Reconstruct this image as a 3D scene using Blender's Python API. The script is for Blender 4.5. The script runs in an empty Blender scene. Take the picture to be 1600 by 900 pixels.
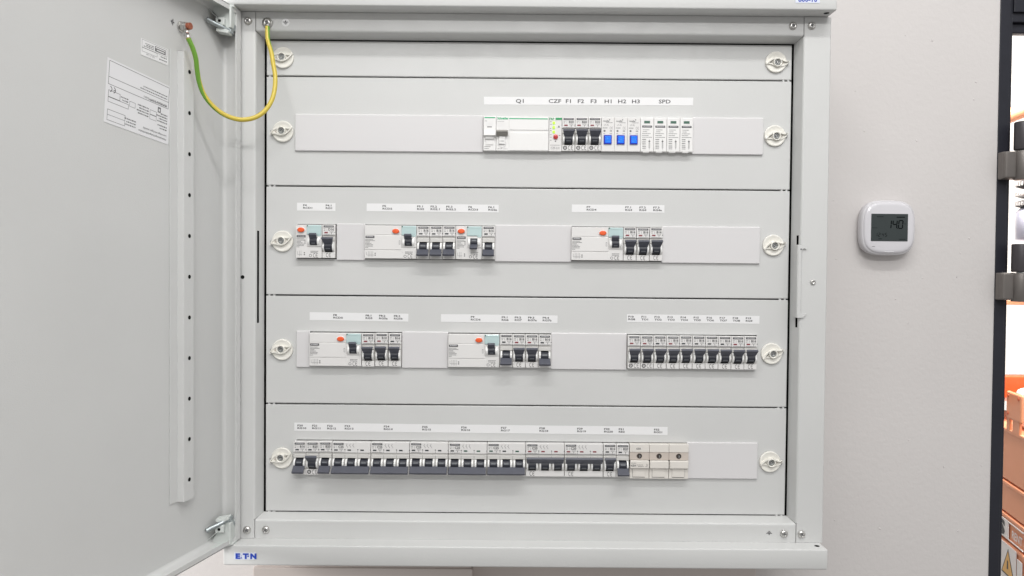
import bpy, bmesh, math, random
from mathutils import Vector, Matrix
random.seed(7)
S = 0.001                                   # everything below is written in millimetres
SC = bpy.context.scene
COL = SC.collection
PI = math.pi

# ------------------------------------------------------------------ camera
def make_camera():
    cd = bpy.data.cameras.new("camera")
    cam = bpy.data.objects.new("camera", cd); COL.objects.link(cam)
    rx, ry, rz = math.radians(1.111), math.radians(-0.117), math.radians(0.495)
    R = Matrix.Rotation(rz, 3, 'Z') @ Matrix.Rotation(rx, 3, 'X') @ Matrix.Rotation(ry, 3, 'Y')
    def w(v): return Vector((v[0], v[2], -v[1]))          # (right, down, forward) -> (X, Y, Z)
    r, d, f = w(R[0]), w(R[1]), w(R[2])
    m = Matrix(((r.x, -d.x, -f.x), (r.y, -d.y, -f.y), (r.z, -d.z, -f.z)))
    cam.matrix_world = Matrix.Translation(Vector((-23.3, -1031.2, 7.5)) * S) @ m.to_4x4()
    cd.sensor_width = 36; cd.lens = 36 * 1170 / 1600
    cd.clip_start = 0.01; cd.clip_end = 50
    SC.camera = cam
make_camera()

# ------------------------------------------------------------------ light
world = bpy.data.worlds.new("World"); SC.world = world; world.use_nodes = True
bg = world.node_tree.nodes["Background"]
bg.inputs[1].default_value = 0.52
_nt = world.node_tree                                 # the room round the cabinet: pale ceiling, mid walls, darker floor
_tc = _nt.nodes.new("ShaderNodeTexCoord"); _sp = _nt.nodes.new("ShaderNodeSeparateXYZ"); _cr = _nt.nodes.new("ShaderNodeValToRGB")
_mr = _nt.nodes.new("ShaderNodeMapRange"); _mr.inputs["From Min"].default_value = -1; _mr.inputs["From Max"].default_value = 1
_nt.links.new(_tc.outputs["Generated"], _sp.inputs[0]); _nt.links.new(_sp.outputs["Z"], _mr.inputs["Value"]); _nt.links.new(_mr.outputs["Result"], _cr.inputs[0])
_mx = _nt.nodes.new("ShaderNodeMapRange"); _mx.inputs["From Min"].default_value = -1; _mx.inputs["From Max"].default_value = 1   # the side behind the open door is darker
_mx.inputs["To Min"].default_value = .74; _mx.inputs["To Max"].default_value = 1.22
_vm = _nt.nodes.new("ShaderNodeVectorMath"); _vm.operation = 'SCALE'
_nt.links.new(_sp.outputs["X"], _mx.inputs["Value"]); _nt.links.new(_mx.outputs["Result"], _vm.inputs["Scale"])
_nt.links.new(_cr.outputs["Color"], _vm.inputs[0]); _nt.links.new(_vm.outputs["Vector"], bg.inputs[0])
_e = _cr.color_ramp.elements
_e[0].position = .22; _e[0].color = (.46, .445, .43, 1); _e[1].position = .72; _e[1].color = (1.12, 1.11, 1.10, 1)
_m = _e.new(.5); _m.color = (.86, .85, .84, 1)
def area(name, loc, target, sx, sy, power, col=(1, 0.99, 0.975)):
    l = bpy.data.lights.new(name, 'AREA'); l.shape = 'RECTANGLE'; l.size = sx; l.size_y = sy
    l.energy = power; l.color = col
    o = bpy.data.objects.new(name, l); COL.objects.link(o)
    o.location = loc
    o.rotation_euler = (Vector(target) - Vector(loc)).to_track_quat('-Z', 'Y').to_euler()
    return o
area("ceiling_tube_near", (0.1, -0.92, 1.36), (0.1, 0, 0.0), 1.5, 0.07, 10)
area("ceiling_tube_far", (0.1, -2.5, 1.35), (0.1, 0, 0.0), 1.5, 0.12, 20)
area("ceiling_bounce_fill", (0.25, -1.25, 1.45), (0.25, -0.6, 0.0), 2.0, 1.2, 9)  # added soft lamp standing in for light off the bright ceiling
area("added_left_fill", (-1.7, -0.6, 0.05), (-0.6, 0.13, -0.4), 0.6, 0.5, 26)  # added fill lamp that brightens the wall below the open door
area("storage_room_lamp", (1.35, 0.55, 1.4), (1.4, 1.3, -0.2), 1.0, 0.8, 120, (1, 0.97, 0.93))
SC.view_settings.view_transform = 'Standard'; SC.view_settings.look = 'None'
SC.view_settings.exposure = 0.16; SC.view_settings.gamma = 1
SC.render.engine = 'CYCLES'
SC.render.resolution_x = 1024; SC.render.resolution_y = 576

# ------------------------------------------------------------------ materials
MATS = {}
def mat(name, col, rough=0.5, metal=0.0, bump=0.0, bscale=900.0, var=0.0, vscale=6.0, emit=None, coat=0.0, spec=None):
    m = bpy.data.materials.new(name); m.use_nodes = True
    nt = m.node_tree; b = nt.nodes["Principled BSDF"]
    b.inputs["Base Color"].default_value = (*col, 1)
    b.inputs["Roughness"].default_value = rough; b.inputs["Metallic"].default_value = metal
    if spec is not None: b.inputs["Specular IOR Level"].default_value = spec
    if coat: b.inputs["Coat Weight"].default_value = coat
    if emit:
        b.inputs["Emission Color"].default_value = (*emit[0], 1); b.inputs["Emission Strength"].default_value = emit[1]
    tc = nt.nodes.new("ShaderNodeTexCoord") if (bump or var) else None
    if bump:
        n = nt.nodes.new("ShaderNodeTexNoise"); n.inputs["Scale"].default_value = bscale; n.inputs["Detail"].default_value = 3
        bp = nt.nodes.new("ShaderNodeBump"); bp.inputs["Strength"].default_value = bump; bp.inputs["Distance"].default_value = 0.0006
        nt.links.new(tc.outputs["Object"], n.inputs["Vector"]); nt.links.new(n.outputs["Fac"], bp.inputs["Height"])
        nt.links.new(bp.outputs["Normal"], b.inputs["Normal"])
    if var:
        n2 = nt.nodes.new("ShaderNodeTexNoise"); n2.inputs["Scale"].default_value = vscale; n2.inputs["Detail"].default_value = 5
        r = nt.nodes.new("ShaderNodeMapRange"); r.inputs["From Min"].default_value = .3; r.inputs["From Max"].default_value = .7
        r.inputs["To Min"].default_value = 1 - var; r.inputs["To Max"].default_value = 1 + var
        mx = nt.nodes.new("ShaderNodeVectorMath"); mx.operation = 'SCALE'; mx.inputs[0].default_value = col
        nt.links.new(tc.outputs["Object"], n2.inputs["Vector"]); nt.links.new(n2.outputs["Fac"], r.inputs["Value"])
        nt.links.new(r.outputs["Result"], mx.inputs["Scale"]); nt.links.new(mx.outputs["Vector"], b.inputs["Base Color"])
    MATS[name] = m
    return m
mat("grey_paint", (.595, .599, .592), .38, bump=.35, bscale=1100, var=.022, vscale=5)
def wear(m):
    """handling marks in the gloss and a very slight waviness of the sheet"""
    nt = m.node_tree; b = nt.nodes["Principled BSDF"]; tc = nt.nodes.new("ShaderNodeTexCoord")
    n = nt.nodes.new("ShaderNodeTexNoise"); n.inputs["Scale"].default_value = 22; n.inputs["Detail"].default_value = 8; n.inputs["Distortion"].default_value = 1.2
    r_ = nt.nodes.new("ShaderNodeMapRange"); r_.inputs["From Min"].default_value = .35; r_.inputs["From Max"].default_value = .7
    r_.inputs["To Min"].default_value = .30; r_.inputs["To Max"].default_value = .50
    nt.links.new(tc.outputs["Object"], n.inputs["Vector"]); nt.links.new(n.outputs["Fac"], r_.inputs["Value"]); nt.links.new(r_.outputs["Result"], b.inputs["Roughness"])
    w = nt.nodes.new("ShaderNodeTexNoise"); w.inputs["Scale"].default_value = 4.5; w.inputs["Detail"].default_value = 1
    bp = nt.nodes.new("ShaderNodeBump"); bp.inputs["Strength"].default_value = .5; bp.inputs["Distance"].default_value = .004
    old = b.inputs["Normal"].links[0].from_node
    nt.links.new(tc.outputs["Object"], w.inputs["Vector"]); nt.links.new(w.outputs["Fac"], bp.inputs["Height"]); nt.links.new(bp.outputs["Normal"], old.inputs["Normal"])
wear(MATS["grey_paint"])
mat("grey_casting", (.60, .63, .61), .45, bump=.3, bscale=900, var=.03, vscale=60)
mat("blank_plastic", (.66, .65, .655), .32, bump=.05, var=.01)
mat("wall_paint", (.605, .580, .570), .75, bump=.8, bscale=130, var=.03, vscale=3)
mat("trunking_plastic", (.60, .54, .51), .5, bump=.05, var=.02)
mat("label_white", (.78, .78, .785), .5, var=.01)
mat("sticker_white", (.74, .74, .755), .45, var=.01)
mat("ink", (.06, .06, .065), .6)
mat("ink_soft", (.16, .16, .165), .6)
mat("body_grey", (.60, .59, .57), .42, bump=.06, var=.012, vscale=40)
mat("body_light", (.72, .71, .70), .40, bump=.05, var=.01, vscale=40)
mat("body_white", (.78, .775, .765), .35, bump=.04, var=.008, vscale=40)
mat("cheek_white", (.84, .84, .83), .3)
mat("cream", (.70, .67, .625), .42, bump=.06, var=.015, vscale=40)
mat("beige", (.54, .48, .43), .45, bump=.06, var=.02, vscale=40)
mat("toggle_dark", (.072, .076, .098), .42, bump=.08, var=.06, vscale=90)
mat("toggle_grey", (.27, .26, .24), .4)
mat("hole_brown", (.045, .036, .032), .7)
mat("toggle_recess_shade", (.020, .022, .032), .4)  # toggle plastic coloured darker to paint in the shade of the hub recess
mat("toggle_print", (.13, .14, .155), .5)
mat("teal_cover", (.50, .64, .64), .22, coat=.5, var=.02, vscale=70)
mat("orange_button", (.80, .115, .03), .35)
mat("red_button", (.62, .05, .05), .35)
mat("red_flag", (.22, .03, .04), .4)
mat("green_flag", (.03, .10, .07), .4)
mat("dark_flag", (.035, .04, .045), .4)
mat("moss_flag", (.05, .13, .09), .35)
mat("green_stripe", (.05, .42, .20), .45)
mat("green_deep", (.02, .30, .10), .45)
mat("lens_grey", (.3, .3, .3), .4)
mat("led_lime", (.45, .75, .06), .3, emit=((.50, .95, .05), .35))
mat("blue_frame", (.012, .03, .42), .25)
mat("blue_lens", (.01, .16, .80), .15, emit=((.01, .22, 1.0), .35))
mat("logo_blue", (.015, .055, .42), .5)
mat("badge_white", (.66, .70, .80), .4)
mat("black_gap", (.012, .012, .012), .9, spec=.1)
mat("zinc", (.62, .61, .59), .28, metal=1.0, bump=.3, bscale=500, var=.05, vscale=200)
mat("zinc_dull", (.30, .31, .31), .5, metal=.7, var=.1, vscale=200)
mat("steel_pin", (.42, .46, .47), .35, metal=.8)
mat("copper", (.42, .14, .085), .42, metal=.55, var=.15, vscale=300)
mat("fastener_cream", (.78, .765, .71), .38, bump=.1, bscale=1600, var=.02, vscale=60)
mat("wire_yellow", (.58, .45, .06), .36)
mat("wire_green", (.15, .33, .04), .36)
mat("thermostat_shell", (.60, .59, .61), .38, var=.01)
mat("thermostat_glass", (.64, .63, .66), .18, coat=.6)
mat("lcd", (.046, .055, .056), .45, spec=.15, var=.03, vscale=40)
mat("lcd_ink", (.004, .005, .006), .6, spec=.02)
mat("jamb_dark", (.019, .020, .028), .42, spec=.3, bump=.25, bscale=300, var=.15, vscale=12)
mat("hinge_brown", (.17, .155, .145), .42, metal=.45, bump=.3, bscale=400, var=.12, vscale=25)
mat("hinge_dark", (.060, .055, .060), .45, metal=.3, bump=.3, bscale=400, var=.12, vscale=25)
mat("room_white", (.86, .83, .80), .8, var=.01)
mat("orange_beam", (.72, .10, .02), .45, var=.03)
mat("peach_case", (.82, .34, .18), .5, bump=.2, bscale=200, var=.03, vscale=8)
mat("peach_red", (.60, .10, .03), .5)
mat("case_white", (.80, .76, .74), .5)
mat("bottle_plastic", (.62, .62, .74), .3)
mat("amber_sign", (.75, .42, .12), .5)

# ------------------------------------------------------------------ mesh builder
class MB:
    def __init__(s): s.bm = bmesh.new(); s.names = []
    def mi(s, m):
        if m not in s.names: s.names.append(m)
        return s.names.index(m)
    def merge(s, tb, m, smooth=False, T=None):
        i = s.mi(m)
        mp = [s.bm.verts.new(T @ v.co if T else v.co) for v in tb.verts]
        for f in tb.faces:
            try: nf = s.bm.faces.new([mp[v.index] for v in f.verts])
            except ValueError: continue
            nf.material_index = i; nf.smooth = smooth
        tb.free()
    def box(s, x0, x1, y0, y1, z0, z1, m, b=0.0, seg=2, T=None, smooth=False):
        tb = bmesh.new()
        v = [tb.verts.new((x, y, z)) for x in (x0, x1) for y in (y0, y1) for z in (z0, z1)]
        for q in ((0, 1, 3, 2), (4, 6, 7, 5), (0, 4, 5, 1), (2, 3, 7, 6), (0, 2, 6, 4), (1, 5, 7, 3)):
            tb.faces.new([v[k] for k in q])
        if b: bmesh.ops.bevel(tb, geom=tb.edges[:], offset=b, segments=seg, profile=.5, affect='EDGES')
        tb.verts.index_update(); s.merge(tb, m, smooth, T)
    def prism(s, pts, a0, a1, m, axis='Y', b=0.0, seg=2, T=None, smooth=False):
        """pts in the plane across the axis: Y -> (x,z), X -> (y,z), Z -> (x,y)"""
        tb = bmesh.new()
        def P(p, a): return {'Y': (p[0], a, p[1]), 'X': (a, p[0], p[1]), 'Z': (p[0], p[1], a)}[axis]
        A = [tb.verts.new(P(p, a0)) for p in pts]; B = [tb.verts.new(P(p, a1)) for p in pts]
        n = len(pts)
        for k in range(n): tb.faces.new((A[k], A[(k + 1) % n], B[(k + 1) % n], B[k]))
        tb.faces.new(A[::-1]); tb.faces.new(B)
        bmesh.ops.recalc_face_normals(tb, faces=tb.faces[:])
        if b: bmesh.ops.bevel(tb, geom=tb.edges[:], offset=b, segments=seg, profile=.5, affect='EDGES')
        tb.verts.index_update(); s.merge(tb, m, smooth, T)
    def cyl(s, c, r, h0, h1, m, axis='Y', n=24, b=0.0, T=None, smooth=False, rz=None):
        rz = rz or r
        pts = [(c[0] + r * math.cos(2 * PI * k / n), c[1] + rz * math.sin(2 * PI * k / n)) for k in range(n)]
        tb = bmesh.new()
        def P(p, a): return {'Y': (p[0], a, p[1]), 'X': (a, p[0], p[1]), 'Z': (p[0], p[1], a)}[axis]
        A = [tb.verts.new(P(p, h0)) for p in pts]; B = [tb.verts.new(P(p, h1)) for p in pts]
        for k in range(n): tb.faces.new((A[k], A[(k + 1) % n], B[(k + 1) % n], B[k]))
        f1 = tb.faces.new(A[::-1]); f2 = tb.faces.new(B)
        bmesh.ops.recalc_face_normals(tb, faces=tb.faces[:])
        if b: bmesh.ops.bevel(tb, geom=[e for e in tb.edges if e in f1.edges or e in f2.edges] if False else list(f1.edges) + list(f2.edges), offset=b, segments=2, profile=.5, affect='EDGES')
        tb.verts.index_update(); s.merge(tb, m, smooth, T)
    def lathe(s, c, prof, m, n=40, T=None, axis='Y'):
        """prof: (radius, height) ; axis Y around (c.x, c.z) or Z around (c.x, c.y)"""
        tb = bmesh.new(); rings = []
        for r, h in prof:
            ring = []
            for k in range(n):
                a = 2 * PI * k / n; u, v = c[0] + r * math.cos(a), c[1] + r * math.sin(a)
                ring.append(tb.verts.new((u, h, v) if axis == 'Y' else (u, v, h)))
            rings.append(ring)
        for A, B in zip(rings, rings[1:]):
            for k in range(n): tb.faces.new((A[k], A[(k + 1) % n], B[(k + 1) % n], B[k]))
        if prof[-1][0] > 1e-6: tb.faces.new(rings[-1])
        if prof[0][0] > 1e-6: tb.faces.new(rings[0][::-1])
        bmesh.ops.remove_doubles(tb, verts=tb.verts[:], dist=1e-5)
        bmesh.ops.recalc_face_normals(tb, faces=tb.faces[:])
        tb.verts.index_update(); s.merge(tb, m, True, T)
    def quad(s, pts, m, smooth=False):
        f = s.bm.faces.new([s.bm.verts.new(p) for p in pts]); f.material_index = s.mi(m); f.smooth = smooth
    def sheet(s, x0, x1, z0, z1, y, m, T=None):        # flat print lying on a surface, facing the viewer
        tb = bmesh.new(); tb.faces.new([tb.verts.new(p) for p in ((x0, y, z0), (x1, y, z0), (x1, y, z1), (x0, y, z1))])
        tb.verts.index_update(); s.merge(tb, m, False, T)
    def frame(s, x0, x1, z0, z1, y, w, m, T=None):
        s.sheet(x0, x1, z0, z0 + w, y, m, T); s.sheet(x0, x1, z1 - w, z1, y, m, T)
        s.sheet(x0, x0 + w, z0 + w, z1 - w, y, m, T); s.sheet(x1 - w, x1, z0 + w, z1 - w, y, m, T)
    def ribbon(s, pts, w, y0, y1, m, T=None, smooth=False):
        """raised wall following a polyline in x,z"""
        L, Rr = [], []
        for k, p in enumerate(pts):
            a = Vector(pts[max(k - 1, 0)]); b = Vector(pts[min(k + 1, len(pts) - 1)])
            t = (b - a).normalized(); nn = Vector((-t.y, t.x)) * (w / 2); p = Vector(p)
            L.append(p + nn); Rr.append(p - nn)
        tb = bmesh.new()
        V = [[tb.verts.new((q.x, y, q.y)) for q in side] for side in (L, Rr) for y in (y0, y1)]   # L0 L1 R0 R1
        for k in range(len(pts) - 1):
            tb.faces.new((V[1][k], V[1][k + 1], V[3][k + 1], V[3][k]))
            tb.faces.new((V[0][k], V[0][k + 1], V[1][k + 1], V[1][k]))
            tb.faces.new((V[3][k], V[3][k + 1], V[2][k + 1], V[2][k]))
        tb.faces.new((V[0][0], V[1][0], V[3][0], V[2][0])); tb.faces.new((V[0][-1], V[2][-1], V[3][-1], V[1][-1]))
        bmesh.ops.recalc_face_normals(tb, faces=tb.faces[:])
        tb.verts.index_update(); s.merge(tb, m, smooth, T)
    def arc(s, cx, cz, r, a0, a1, w, y, m, n=12, sx=1.0, T=None):
        P = []
        for k in range(n + 1):
            a = math.radians(a0 + (a1 - a0) * k / n)
            P.append(((cx + sx * (r - w / 2) * math.cos(a), cz + (r - w / 2) * math.sin(a)),
                      (cx + sx * (r + w / 2) * math.cos(a), cz + (r + w / 2) * math.sin(a))))
        tb = bmesh.new()
        for p, q in zip(P, P[1:]):
            tb.faces.new([tb.verts.new((u, y, v)) for u, v in (p[0], q[0], q[1], p[1])])
        tb.verts.index_update(); s.merge(tb, m, False, T)
    def tube(s, pts, r, m, n=14, T=None, caps=True, pick=None):
        pts = [Vector(p) for p in pts]; rings = []; tb = bmesh.new()
        ref = Vector((0, -1, 0))
        for k, p in enumerate(pts):
            t = (pts[min(k + 1, len(pts) - 1)] - pts[max(k - 1, 0)]).normalized()
            u = (ref - t * ref.dot(t))
            if u.length < 1e-3: u = Vector((1, 0, 0)) - t * t.x
            u.normalize(); v = t.cross(u)
            rr = r[k] if isinstance(r, (list, tuple)) else r
            rings.append([tb.verts.new(p + (u * math.cos(2 * PI * j / n) + v * math.sin(2 * PI * j / n)) * rr) for j in range(n)])
        i = s.mi(m); tagd = {}
        for k, (A, B) in enumerate(zip(rings, rings[1:])):
            for j in range(n):
                f = tb.faces.new((A[j], A[(j + 1) % n], B[(j + 1) % n], B[j])); f.smooth = True
                f.material_index = s.mi(pick(k / (len(rings) - 1), (j + .5) / n)) if pick else i
        if caps:
            for f in (tb.faces.new(rings[0][::-1]), tb.faces.new(rings[-1])): f.material_index = i
        bmesh.ops.recalc_face_normals(tb, faces=tb.faces[:])
        tb.verts.index_update()
        mp = [s.bm.verts.new(T @ v.co if T else v.co) for v in tb.verts]
        for f in tb.faces:
            nf = s.bm.faces.new([mp[v.index] for v in f.verts]); nf.material_index = f.material_index; nf.smooth = f.smooth
        tb.free()
    def text(s, txt, x, z, h, y, m, sx=1.0, align='L', T=None, bold=0.0):
        me, w = glyphs(txt, bold)
        k = h / CAP
        off = {'L': 0, 'C': -w * k * sx / 2, 'R': -w * k * sx}[align]
        tb = bmesh.new(); vs = [tb.verts.new((x + off + vx * k * sx, y, z + vy * k)) for vx, vy in me[0]]
        for f in me[1]:
            try: tb.faces.new([vs[q] for q in f])
            except ValueError: pass
        tb.verts.index_update(); s.merge(tb, m, False, T)
    def mesh(s, name):
        me = bpy.data.meshes.new(name)
        for v in s.bm.verts: v.co *= S
        s.bm.to_mesh(me); s.bm.free()
        for n in s.names: me.materials.append(MATS[n])
        return me
_gc = {}
def glyphs(txt, bold=0.0):
    if (txt, bold) in _gc: return _gc[(txt, bold)]
    c = bpy.data.curves.new("t", 'FONT'); c.body = txt; c.size = 1; c.resolution_u = 2; c.offset = bold
    o = bpy.data.objects.new("t", c)
    me = bpy.data.meshes.new_from_object(o)
    V = [(v.co.x, v.co.y) for v in me.vertices]; F = [tuple(p.vertices) for p in me.polygons]
    x0 = min(v[0] for v in V); x1 = max(v[0] for v in V)
    V = [(a - x0, b) for a, b in V]
    bpy.data.meshes.remove(me); bpy.data.objects.remove(o); bpy.data.curves.remove(c)
    _gc[(txt, bold)] = ((V, F), x1 - x0)
    return _gc[(txt, bold)]
CAP = 1.0
CAP = max(v[1] for v in glyphs("H")[0][0])

def obj(name, me, parent=None, loc=(0, 0, 0)):
    if isinstance(me, MB): me = me.mesh(name)
    o = bpy.data.objects.new(name, me); COL.objects.link(o)
    o.location = Vector(loc) * S
    if parent: o.parent = parent
    return o
def tag(o, label=None, cat=None, group=None, kind=None):
    if label: o["label"] = label
    if cat: o["category"] = cat
    if group: o["group"] = group
    if kind: o["kind"] = kind
    return o
def thing(name, label, cat, loc=(0, 0, 0), group=None):
    o = bpy.data.objects.new(name, None); COL.objects.link(o); o.empty_display_size = .01
    o.location = Vector(loc) * S
    return tag(o, label, cat, group)
def smooth_path(P, n=6):
    out = []; P = [Vector(p) for p in P]
    for k in range(len(P) - 1):
        a, b, c, d = P[max(k - 1, 0)], P[k], P[k + 1], P[min(k + 2, len(P) - 1)]
        for j in range(n):
            t = j / n
            out.append(.5 * ((2 * b) + (c - a) * t + (2 * a - 5 * b + 4 * c - d) * t * t + (3 * b - a - 3 * c + d) * t ** 3))
    out.append(P[-1]); return out

# ------------------------------------------------------------------ wall and what stands round the cabinet
WY = 130.0
m = MB()
m.box(-2600, 728, WY, WY + 110, -1500, 1250, "wall_paint")
m.box(728, 1700, WY, WY + 110, 450, 1250, "wall_paint")
m.box(1700, 3200, WY, WY + 110, -1500, 1250, "wall_paint")
rw = random.Random(4)
for k in range(26):                                   # roller specks in the paint
    x, z, q = rw.uniform(415, 715), rw.uniform(-470, 470), rw.uniform(.7, 1.7)
    m.lathe((x, z), [(q, WY + .1), (q * .7, WY - .45), (0, WY - .6)], "wall_paint", 10)
tag(obj("wall", m), kind="structure")
m = MB(); m.box(900, 4200, 2600, 2650, -1500, 2200, "room_white"); m.box(4200, 4250, 240, 2650, -1500, 2200, "room_white")
tag(obj("storage_room_wall", m), kind="structure")

# white mounting board and trunking below the cabinet
t = thing("cable_trunking", "pale cream cable trunking running down the wall under the left half of the cabinet", "trunking", (-230, WY, -800))
m = MB(); m.box(-153, 153, -100, 0, -600, 448, "trunking_plastic", 1.5); obj("trunking_body", m, t)
m = MB(); m.box(-156, 156, -104, -98, -600, 386.5, "trunking_plastic", 1.2)
obj("trunking_lid", m, t)
t = tag(obj("wall_duct", (lambda q: (q.box(-214.5, 206, -62, 0, -700, 448, "trunking_plastic", 2), q)[1])(MB()), None, (138, WY, -800)),
        "brownish shaded flat duct under the right half of the cabinet, beside the paler trunking", "duct")

# ------------------------------------------------------------------ cabinet
CAB = thing("electrical_cabinet", "open light grey steel distribution cabinet with rows of breakers", "cabinet", (0, WY, -382))
def cab(name, mb, parent=CAB):
    o = obj(name, mb, parent)
    if parent is CAB: o.location = Vector((0, -WY, 382)) * S
    return o
# housing behind the frame
m = MB()
for sx in (-1, 1):
    a, b_ = sorted((sx * 404, sx * 401)); m.box(a, b_, -19, WY - 1, -354, 354, "grey_paint")
m.box(-400, 400, 26, 30, -353, 353, "black_gap")  # black sheet painting in the unlit interior behind the gaps
cab("housing", m)
# top and bottom caps (the gutters that stand proud of the frame)
def hole(m, x, y, z, rx, ry, face):
    n = 16; m.quad([(x + rx * math.cos(2 * PI * k / n), y + ry * math.sin(2 * PI * k / n), z) for k in range(n)][::face], "black_gap")
m = MB(); m.box(-400.5, 400.5, -47, WY, 355, 384, "grey_paint", 2.2, 3, smooth=True); hole(m, 391, -36, 354.8, 3.6, 3.6, -1); cab("top_cap", m)
m = MB(); m.box(-400.5, 400.5, -47, WY, -382, -354.7, "grey_paint", 2.2, 3, smooth=True); hole(m, 391, -34, -354.5, 3.4, 3.4, 1); cab("bottom_cap", m)
# folded frame: profile across the fold as (inset from outer edge, depth)
def fold_profile(front, inner, ydepth, yf, r=3.2, n=5):
    """from the flat front face at `front` round a bend of radius r to the return ending at (inner, ydepth)"""
    d = Vector((inner - front, ydepth - yf)).normalized()
    P = []
    base = Vector((front, yf)); a0 = base + Vector((r * .9 if inner < front else -r * .9, 0)); a1 = base + d * r * .9
    for k in range(n + 1):
        t = k / n; P.append(a0.lerp(base, t).lerp(base.lerp(a1, t), t))
    P.append(Vector((inner, ydepth)))
    return P
def stile(sx, slot):
    m = MB(); i = "grey_paint"
    P = fold_profile(367.3, 362.7, 1.5, -22)
    arcpts = P[:-1]; last = P[-1]
    k0 = arcpts[-1].lerp(last, .10); k1 = arcpts[-1].lerp(last, .34)
    prof = arcpts + [k0, k1, last]
    def zend(p, s_):       # mitre: the return gets shorter towards the back
        f = max(0, min(1, (p.y + 22) / 23.5)); return s_ * (329 - 3.7 * f)
    segs = list(zip(prof, prof[1:]))
    for n_, (p, q) in enumerate(segs):
        zs = [zend(p, -1), -62.5, 62.5, zend(p, 1)]; zq = [zend(q, -1), -62.5, 62.5, zend(q, 1)]
        for k in range(3):
            if slot and k == 1 and p is k0: continue
            m.quad([(sx * p.x, p.y, zs[k]), (sx * q.x, q.y, zq[k]), (sx * q.x, q.y, zq[k + 1]), (sx * p.x, p.y, zs[k + 1])][::-sx], i, n_ < 5)
    xi = arcpts[0].x
    for z0, z1, x in ((-329, 329, xi), (329, 354.4, 367.6), (-354.4, -329, 367.6)):
        m.quad([(sx * x, -22, z0), (sx * x, -22, z1), (sx * 402.5, -22, z1), (sx * 402.5, -22, z0)][::sx], i)
    for z0, z1 in ((329, 354.4), (-354.4, -329)):
        m.quad([(sx * 367.6, -22, z0), (sx * 367.6, -22, z1), (sx * 367.6, -18, z1), (sx * 367.6, -18, z0)][::-sx], i)
    m.quad([(sx * 402.5, -22, -354.4), (sx * 402.5, -22, 354.4), (sx * 404.2, -20, 354.4), (sx * 404.2, -20, -354.4)][::sx], i, True)
    m.quad([(sx * 404.2, -20, -354.4), (sx * 404.2, -20, 354.4), (sx * 404.2, 0, 354.4), (sx * 404.2, 0, -354.4)][::sx], i, True)
    # bolt hole / stud in the middle of the stile
    if sx < 0:
        n = 16; m.quad([(-384.2 + 2.6 * math.cos(2 * PI * k / n), -22.15, -.5 + 2.6 * math.sin(2 * PI * k / n)) for k in range(n)], "black_gap")
    return m
cab("frame_stile", stile(-1, True)); cab("frame_stile", stile(1, True))
def rail(sz):
    m = MB(); i = "grey_paint"
    P = fold_profile(329.2, 325.3, 1.5, -21.3)
    for n_, (p, q) in enumerate(zip(P, P[1:])):
        xe = [366.9 - 4.3 * max(0, min(1, (w.y + 21.3) / 22.8)) for w in (p, q)]
        m.quad([(-xe[0], p.y, sz * p.x), (xe[0], p.y, sz * p.x), (xe[1], q.y, sz * q.x), (-xe[1], q.y, sz * q.x)][::-sz], i, n_ < 5)
    m.quad([(-366.9, -21.3, sz * P[0].x), (366.9, -21.3, sz * P[0].x), (366.9, -21.3, sz * 354.6), (-366.9, -21.3, sz * 354.6)][::sz], i)
    return m
cab("frame_rail", rail(1)); cab("frame_rail", rail(-1))

def screw_mesh(r=5.2, ring=False):
    m = MB()
    if ring: m.lathe((0, 0), [(6.6, 0), (6.6, -1.2), (4.6, -1.4)], "zinc", 28)
    m.lathe((0, 0), [(r, 0), (r, -1.2), (r * .9, -2.4), (r * .62, -3.2), (r * .34, -3.4), (r * .3, -1.8), (0, -1.6)], "zinc", 28)
    for a in (0, PI / 2):
        T = Matrix.Rotation(a + .35, 4, 'Y'); m.box(-r * .55, r * .55, -3.5, -3.0, -.55, .55, "ink_soft", T=T)
    return m.mesh("screw")
SCREW = screw_mesh()
for x, z, y, r in ((-377.3, 342, -22, .3), (352.2, 342.4, -21.3, .9), (377.1, 342.6, -22, 1.3), (-377.5, -343.1, -22, .2), (-352.4, -342.9, -21.3, .5),
                (350.9, -342.6, -21.3, 1.5), (374.4, -342.8, -22, .1)):
    o = obj("screw", SCREW, CAB, (x, y - WY, z + 382)); o.rotation_euler = (0, r, 0)
m = MB(); m.lathe((0, 0), [(3.4, 0), (3.4, -1.5), (2.2, -2.2), (1.3, -1.2), (0, -1.0)], "zinc", 20)
obj("rivet", m, CAB, (384.4, -22 - WY, -.8 + 382))
# earth symbols
def earth(m, x, z, s_, y, mt, T=None, flip=1):
    m.sheet(x - .22 * s_, x + .22 * s_, z, z + flip * .8 * s_, y, mt, T)
    for k, w in enumerate((1.35, .85, .4)):
        zz = z - flip * k * .48 * s_
        m.sheet(x - w * s_, x + w * s_, zz - .14 * s_, zz + .14 * s_, y, mt, T)
m = MB(); m.cyl((0, 0), 5.2, 0, -.25, "label_white", n=24); earth(m, 0, .5, 2.7, -.35, "ink"); 
obj("earth_sticker", m, CAB, (-327.4, -21.3 - WY, 340.8 + 382))
m = MB(); earth(m, 0, -.6, 2.9, -.12, "ink", flip=-1); obj("earth_mark", m, CAB, (330.9, -21.4 - WY, -341.8 + 382))
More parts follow.
